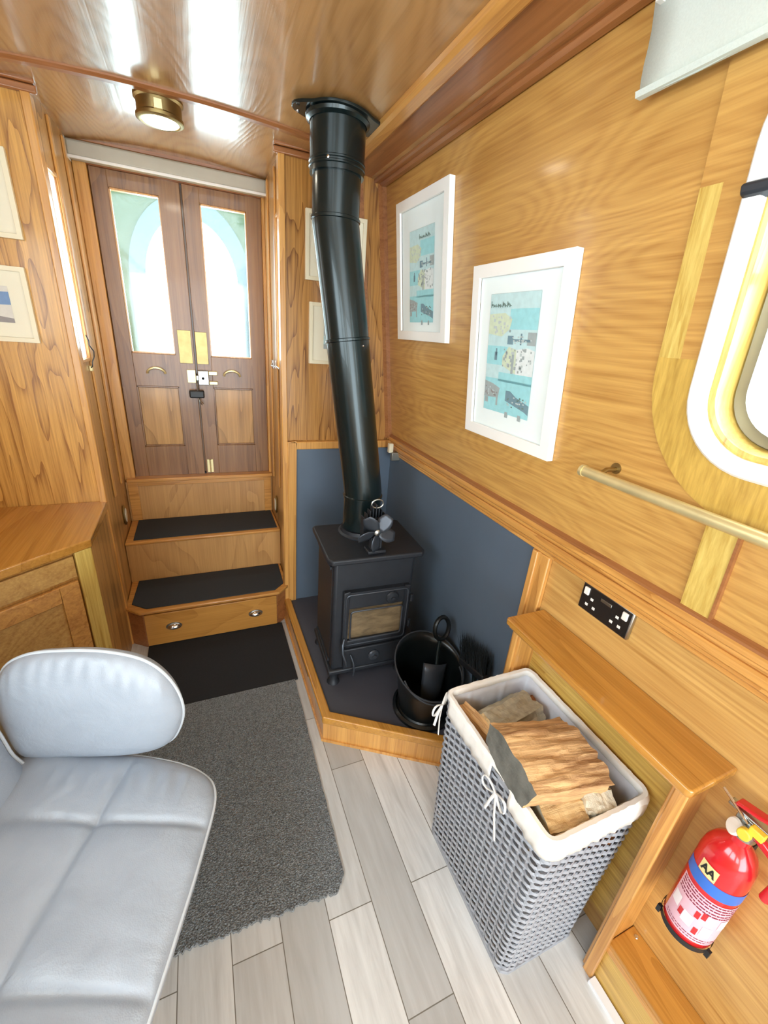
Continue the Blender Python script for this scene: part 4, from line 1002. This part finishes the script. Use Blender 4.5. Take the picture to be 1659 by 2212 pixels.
b = BM(); loft(b, [[hp(i/80, HT+.006, d) for i in range(80)] for d in (-.007,)] + [[hp(i/80, HT+zz, d) for i in range(80)] for zz, d in ((.012, 0), (.006, .007), (-.004, .006), (-.006, -.006), (.006, -.007))]); obj('rim', b, 'wicker', hb, smooth=True)
b = BM(); loft(b, [[hp(i/80, z, d) for i in range(80)] for z, d in ((.012, -.006), (.012, .006), (.0, .007), (.0, -.006))]); obj('foot_band', b, 'wicker', hb)
b = BM(); b.faces.new([b.verts.new(hp(i/60, .02, -.006)) for i in range(60)]); obj('base_board', b, 'wicker', hb)
# cloth lining with folded-over cuff; the cuff leaves two gaps on the aisle side
N_ = 160
def liner_ring(z, d, amp=.0015, ph=0.): return [hp(i/N_, z+amp*noise.noise(Vector((i*.35, ph, 1.3))), d+amp*1.6*noise.noise(Vector((i*.5, ph+4, 2)))) for i in range(N_)]
b = BM(); rings = [liner_ring(.05, -.016, .002, 0), liner_ring(.30, -.018, .005, 1), liner_ring(.38, -.017, .006, 2), liner_ring(.46, -.014, .005, 3), liner_ring(.52, -.011, .003, 4), liner_ring(.545, -.008, .001, 5)]
loft(b, rings); obj('lining', b, 'liner', hb, smooth=True, solid=.0015)
rings = [liner_ring(.543, -.009, .001, 5), liner_ring(.554, -.004, .001, 6), liner_ring(.555, .003, .0015, 6), liner_ring(.549, .0085, .0018, 7), liner_ring(.525, .0105, .0022, 8), liner_ring(.503, .0105, .003, 9)]
per_gap = lambda i: (.30*.0 + .068 < i/N_ < .118) or (.262 < i/N_ < .300)
b = BM(); loft(b, rings, skip=lambda j, i: j >= 3 and per_gap(i)); obj('cuff', b, 'cuff', hb, smooth=True, solid=.0018, label='white fold-over cloth cuff')
def ribbon(s, z, tails):
    b = BM(); p0 = hp(s, z, .018); tg = (hp(s+.01, z, .018)-p0).normalized(); up = Vector((0, 0, 1)); out = (hp(s, z, .03)-p0).normalized()
    for sg in (1, -1):
        tube(b, [p0 + tg*sg*.040*sin(q) + up*.020*sin(2*q)*.8 + out*.006*sin(q) for q in [pi*k/10 for k in range(11)]], .0028, 6, flat=.4)
    for L_, sl in tails: tube(b, [p0, p0+tg*sl*.4-up*L_*.4+out*.003, p0+tg*sl-up*L_+out*.001], .0036, 6, flat=.35)
    return obj('ribbon_tie', b, 'ribbon', hb, smooth=True, label='white ribbon tied in a bow')
ribbon(.092, .508, ((.115, -.03), (.075, .018))); ribbon(.281, .505, ((.120, .01), (.05, -.03)))
# ---------------------------------------------------------------- firewood
def log_piece(name, label, c, L_, prof, rot, mat, endmat, bark_idx=(), barkmat='bark', nseg=22, jit=.004, seed=0, skew=0., ragged=.008):
    """prof: closed cross-section (y,z) list; length along local x"""
    rnd = random.Random(seed); Mx = Matrix.Translation(c) @ (Matrix.Rotation(radians(rot[2]), 4, 'Z') @ Matrix.Rotation(radians(rot[1]), 4, 'Y') @ Matrix.Rotation(radians(rot[0]), 4, 'X'))
    # refine profile
    P = []; flags = []
    for i, (a, b_) in enumerate(zip(prof, prof[1:]+prof[:1])):
        n = max(2, int((Vector(b_)-Vector(a)).length/.008))
        for k in range(n): P.append((a[0]+(b_[0]-a[0])*k/n, a[1]+(b_[1]-a[1])*k/n)); flags.append(i in bark_idx)
    rings = []
    for j in range(nseg+1):
        u = j/nseg; ring = []
        for i, (y, z) in enumerate(P):
            f = 1 + skew*(u-.5)
            e = 0
            if j in (0, nseg): e = (1 if j else -1)*ragged*noise.noise(Vector((y*(45 if j else 14), z*(45 if j else 14), seed*3.1+j)))*(1.6 if j else .6)
            dy = jit*noise.noise(Vector((u*2.2, y*70, z*70+seed))) + jit*.5*noise.noise(Vector((u*9, y*90, z*90+seed)))
            dz = jit*1.3*noise.noise(Vector((u*2.2+5, y*70, z*70+seed))) + jit*.5*noise.noise(Vector((u*9+5, y*90, z*90+seed)))
            ring.append(Mx @ Vector((L_*(u-.5)+e, y*f+dy, z*f+dz)))
        rings.append(ring)
    base = Vector(c)
    t = thing(name, label, 'log', tuple(base), 'split firewood in the log basket')
    def tomesh(nm, b, mt):
        o = obj(nm, b, mt, t)
        # align object axes with the grain so that fibres run along the log
        R = Mx.to_3x3().to_4x4(); o.data.transform(R.inverted()); o.matrix_local = R; 
        return o
    b = BM(); loft(b, rings, skip=lambda j, i: flags[i]); tomesh('split_faces', b, mat)
    if bark_idx:
        b = BM(); loft(b, rings, skip=lambda j, i: not flags[i]); tomesh('bark', b, barkmat)
    for r in (rings[0], rings[-1]):
        b = BM(); cen = sum(r, Vector())/len(r); cv = b.verts.new(cen); vs = [b.verts.new(v) for v in r]
        for i in range(len(vs)): b.faces.new((vs[i], vs[(i+1) % len(vs)], cv))
        tomesh('cut_end', b, endmat)
def wedge(r, a0, a1, n=8): return [(0, 0)] + [(r*cos(radians(a0+(a1-a0)*k/n)), r*sin(radians(a0+(a1-a0)*k/n))) for k in range(n+1)]
log_piece('firewood_log', 'large pale split log with a rough flat top, uppermost in the basket', (.628, .425, .585), .195,
          [(-.088, .020), (-.030, .034), (.040, .036), (.088, .016), (.082, -.030), (.020, -.050), (-.070, -.040)], (-4, 7, -8), 'split', 'end_grey', (), nseg=30, jit=.005, seed=1, ragged=.008)
log_piece('firewood_log', 'split log in front of and under the big top log, left of the chalky chunk', (.609, .352, .520), .095,
          [(-.040, -.03), (.045, -.03), (.05, .01), (.01, .036), (-.038, .022)], (0, -4, -8), 'split_pale', 'birch', (), seed=2, jit=.005, ragged=.006)
log_piece('firewood_log', 'short chunk with chalky white bark at the near end of the basket', (.690, .343, .535), .075,
          [(-.034, -.03), (.034, -.03), (.036, .012), (.0, .030), (-.032, .016)], (0, 8, -14), 'birch_white', 'birch_white', (), seed=9, jit=.006)
log_piece('firewood_log', 'pale grey-barked log at the far end of the basket', (.672, .592, .505), .17,
          [(-.050, -.04), (.045, -.045), (.055, .0), (.02, .038), (-.035, .036), (-.055, .0)], (0, 4, 12), 'birch', 'split_pale', (2, 3, 4), 'birch', seed=3, jit=.005)
log_piece('firewood_log', 'thin orange split stick along the aisle side of the basket', (.580, .575, .508), .16,
          [(-.016, -.03), (.016, -.03), (.014, .026), (-.012, .030)], (0, 2, 99), 'split', 'split_pale', (), seed=4, jit=.004)
log_piece('firewood_log', 'dark reddish stick low on the aisle side below the big log', (.578, .425, .487), .16,
          [(-.014, -.03), (.015, -.03), (.014, .022), (-.012, .026)], (0, -4, 94), 'split_red', 'split_red', (), seed=5, jit=.005)
log_piece('firewood_log', 'dark brown barked log deep at the right of the basket', (.735, .385, .440), .15,
          [(-.035, -.03), (.035, -.03), (.04, .01), (.0, .035), (-.036, .012)], (0, 0, 75), 'bark_dark', 'split_red', (2, 3, 4), 'bark_dark', seed=6, jit=.004)
log_piece('firewood_log', 'reddish-brown log at the far right corner of the basket', (.745, .600, .478), .11,
          [(-.025, -.03), (.03, -.03), (.03, .015), (.0, .03), (-.026, .012)], (0, 5, 30), 'split_red', 'split_pale', (), seed=7, jit=.004)
log_piece('firewood_log', 'thin brown split log lying lowest at the near end of the basket', (.640, .350, .455), .17,
          [(-.03, -.025), (.035, -.025), (.03, .018), (-.026, .02)], (0, 0, -10), 'split_red', 'split_pale', (), seed=8, jit=.003)
# ================================================================== LEFT CABINET
cb_ = thing('corner_cabinet', 'low oak corner cabinet with sloping worktop edge on the left', 'cabinet', (-.65, 1.6, 0))
A = Vector((-.385, 1.512, 0)); ux = Vector((-.777, -.630, 0)); nx = Vector((.630, -.777, 0))
def CM(s, o, z): return A + ux*s + nx*o + Vector((0, 0, z))
E2 = A+ux*.66
b = BM(); prism(b, [(-.402, YB), (-.402, 1.512), (A.x-.01, A.y), (E2.x, E2.y), (-.90, E2.y), (-.90, YB)], 0, .68); obj('carcass', b, 'oak_z', cb_)
b = BM(); box(b, -.402, -.384, 1.514, YB-.012, 0, .680); obj('end_panel', b, 'ply_side', cb_)
Ew = E2+nx*.022; Aw = A+nx*.018
b = BM(); prism(b, [(-.378, YB), (-.374, 1.520), (Aw.x, Aw.y), (Ew.x, Ew.y), (-.895, Ew.y), (-.895, YB)], .680, .710); obj('worktop', b, 'oak_golden', cb_, bevel=.004)
def cbox(b, s0, s1, o0, o1, z0, z1):
    v = [b.verts.new(CM(s, o_, z)) for s in (s0, s1) for o_ in (o0, o1) for z in (z0, z1)]
    for q in ((0, 1, 3, 2), (4, 6, 7, 5), (0, 4, 5, 1), (2, 3, 7, 6), (0, 2, 6, 4), (1, 5, 7, 3)): b.faces.new([v[i] for i in q])
b = BM(); cbox(b, 0, .052, 0, .014, 0, .68); obj('corner_stile', b, 'oak_pale_z', cb_, bevel=.003)
b = BM(); cbox(b, .056, .60, .0, .010, .592, .668); obj('top_rail', b, 'lower_ply', cb_, bevel=.002)
b = BM(); cbox(b, .058, .115, 0, .014, .06, .580); cbox(b, .54, .60, 0, .014, .06, .580); cbox(b, .115, .54, 0, .014, .520, .580); cbox(b, .115, .54, 0, .014, .06, .12)
dr_ = obj('door', b, 'oak_y', cb_, bevel=.003)
b = BM(); cbox(b, .113, .542, .001, .006, .118, .522); obj('door_panel', b, 'lower_ply', dr_)
b = BM(); cbox(b, .60, .66, 0, .014, 0, .68); obj('corner_stile', b, 'oak_pale_z', cb_, bevel=.003)
# ================================================================== ARMCHAIR
FO = Vector((-.03, .75, 0)); ff = Vector((.937, -.350, 0)); ll = Vector((.350, .937, 0))
def AP(f, l, z): return FO + ff*f + ll*l + Vector((0, 0, z))
ac = thing('armchair', 'light grey leather reclining armchair with piped cushions facing the right wall', 'armchair', tuple(AP(-.27, -.30, 0)))
def spline(pts, n=12):
    out = []; N = len(pts)
    for i in range(N):
        p0, p1, p2, p3 = (Vector(pts[(i+k-1) % N]) for k in range(4))
        for k in range(n):
            u = k/n; out.append(.5*((2*p1)+(-p0+p2)*u+(2*p0-5*p1+4*p2-p3)*u*u+(-p0+3*p1-3*p2+p3)*u**3))
    return out
def pillow(outline, F, T, pw=3., nr=26, groove=None, wr=None, cen=None, Tneg=None):
    """outline: list of 2D; F(a,b,h) to world"""
    cx = cen or (sum(p[0] for p in outline)/len(outline), sum(p[1] for p in outline)/len(outline)); cx = Vector(cx)
    b = BM()
    for sg in (1, -1):
        rings = []
        TT = T if sg > 0 else (Tneg or T)
        for j in range(nr+1):
            r = sin(pi/2*j/nr)**.8 if j else 1e-4
            ring = []
            for i, p in enumerate(outline):
                q = cx + (Vector(p)-cx)*r
                h = TT*max(0, 1-r**pw)**.5
                if sg > 0:
                    if groove: h -= groove(q.x, q.y)*(1-r**12)
                    if wr: h += wr(q.x, q.y, r)
                ring.append(F(q.x, q.y, sg*h))
            rings.append(ring)
        loft(b, rings)
    return b
# seat cushion
so_ = [(-.50, .05), (-.30, .05), (-.15, .035), (-.05, .006), (.002, -.045), (.014, -.16), (.016, -.30), (.014, -.44), (.0, -.55), (-.04, -.60), (-.2, -.612), (-.4, -.612), (-.50, -.60)]
def gr(p, c, wdt): return math.exp(-((p-c)/wdt)**2)
def seat_groove(f, l):
    c1 = -.215 - .04*(l+.1)*-1.0*0 - .10*max(0, -l-.13)*.4
    g = .008*gr(f, c1, .008)
    c2 = -.120; g += .008*gr(l, c2, .008)
    c3 = -.370; g += .008*gr(l, c3, .008)
    g += .010*gr(l, -.10, .05)*0
    # soft dishing near each seam
    g += .006*gr(f, c1, .035) + .005*gr(l, c2, .03) + .005*gr(l, c3, .03)
    return g
def seat_wr(f, l, r):
    v = .0012*noise.noise(Vector((f*9, l*34, 1)))*gr(f, -.05, .12) + .0015*noise.noise(Vector((f*30, l*8, 3)))
    v += .0022*sin(f*150+2*sin(l*20))*gr(l, -.03, .035)*(1 if -.36 < f < -.06 else 0)
    return v
b = pillow(spline(so_, 26), lambda a, c, h: AP(a, c, .404+h), .036, 5, 90, seat_groove, seat_wr, Tneg=.11); obj('seat_cushion', b, 'leather', ac, smooth=True, sharp=False)
b = BM(); tube(b, [AP(p[0]*1.002, p[1], .405) for p in spline(so_, 10)], .0038, 8, closed=True); obj('seat_piping', b, 'piping', ac, smooth=True)
b = BM(); prism(b, [(0, 0)]*0 or [(-.46, -.04), (-.06, -.04), (-.06, -.56), (-.46, -.56)], .22, .31, Matrix((tuple(ff)+(0,), tuple(ll)+(0,), (0, 0, 1, 0), (0, 0, 0, 1))).transposed() if False else Matrix(((ff.x, ll.x, 0, FO.x), (ff.y, ll.y, 0, FO.y), (0, 0, 1, 0), (0, 0, 0, 1)))); obj('seat_frame', b, 'black_plastic', ac, bevel=.01)
# arm pads (far one shows), thick padded ovals
arm_o = [(-.50, .42), (-.50, .55), (-.47, .655), (-.41, .705), (-.32, .722), (-.23, .722), (-.155, .700), (-.108, .645), (-.090, .570), (-.105, .500), (-.140, .450), (-.22, .425), (-.36, .415)]
def arm(l0, tag_):
    def wr(f, z, r):
        up = max(0, min(1, (z-.58)/.1)); return .0032*sin(f*190+2*noise.noise(Vector((f*20, 0, l0))))*up*max(0, (r-.62)/.38)*(1-r**10)
    b = pillow(spline(arm_o, 12), lambda a, c, h: AP(a, l0-h*tag_, c), .058, 2.6, 40, None, wr, cen=(-.29, .56))
    o = obj('arm_pad', b, 'leather', ac, smooth=True, sharp=False)
    b = BM(); tube(b, [AP(p[0], l0, p[1]) for p in spline(arm_o, 10)], .0038, 8, closed=True); obj('arm_piping', b, 'piping', o, smooth=True)
arm(.050, 1); arm(-.665, -1)
back_o = [(-.02, .36), (-.005, .48), (-.002, .60), (-.012, .75), (-.05, .90), (-.13, .99), (-.30, 1.02), (-.47, .99), (-.55, .90), (-.59, .75), (-.60, .60), (-.595, .48), (-.58, .36), (-.3, .35)]
def BKF(l, z, h): return AP(-.455 - (z-.42)*.22 + h, l, z)
b = pillow(spline(back_o, 12), BKF, .055, 3.5, 30, lambda l, z: .008*gr(l, -.30, .006)+.008*gr(z, .72, .006), None, cen=(-.3, .68)); obj('back_cushion', b, 'leather', ac, smooth=True, sharp=False)
b = BM(); tube(b, [BKF(p[0], p[1], .012) for p in spline(back_o, 8)], .0038, 8, closed=True); obj('back_piping', b, 'piping', ac, smooth=True)
b = BM(); lathe(b, [(.028, .02), (.028, .25)], tuple(AP(-.27, -.30, 0)), 20); obj('column', b, 'steel', ac, smooth=True)
b = BM(); lathe(b, [(.0, .0101), (.17, .0101), (.175, .022), (.16, .034), (.05, .045), (0, .045)], tuple(AP(-.27, -.30, 0)), 40); obj('round_base', b, 'oak_golden', ac, smooth=True)
# ================================================================== OUTSIDE
bm = BM(); box(bm, -1.0, 1.0, 2.44, 3.7, 0, .2); struct('floor_well_deck', bm, 'oak_x')
t = thing('boat_canopy', 'arched well-deck canopy end seen through the door glass', 'canopy', (0, 3.35, .2))
b = BM()
def arch(w_, top, n=32): return [(w_, .2)] + [(w_*cos(pi*k/n), 1.62+(top-1.62)*sin(pi*k/n)) for k in range(n+1)] + [(-w_, .2)]
A1, A2 = arch(.365, 2.10), arch(.275, 1.99)
loft(b, [[Vector((x+.02, 3.35, z)) for x, z in A1], [Vector((x+.02, 3.35, z)) for x, z in A2]], closed=False); obj('arch_band', b, 'canopy_teal', t, solid=.01)
b = BM(); A3 = [(x*2.1, z if z < .3 else z+.5) for x, z in A1]
loft(b, [[Vector((x+.02, 3.36, z)) for x, z in A3], [Vector((x+.02, 3.36, z)) for x, z in A1]], closed=False); obj('side_curtain', b, 'canopy_plastic', t, solid=.003)
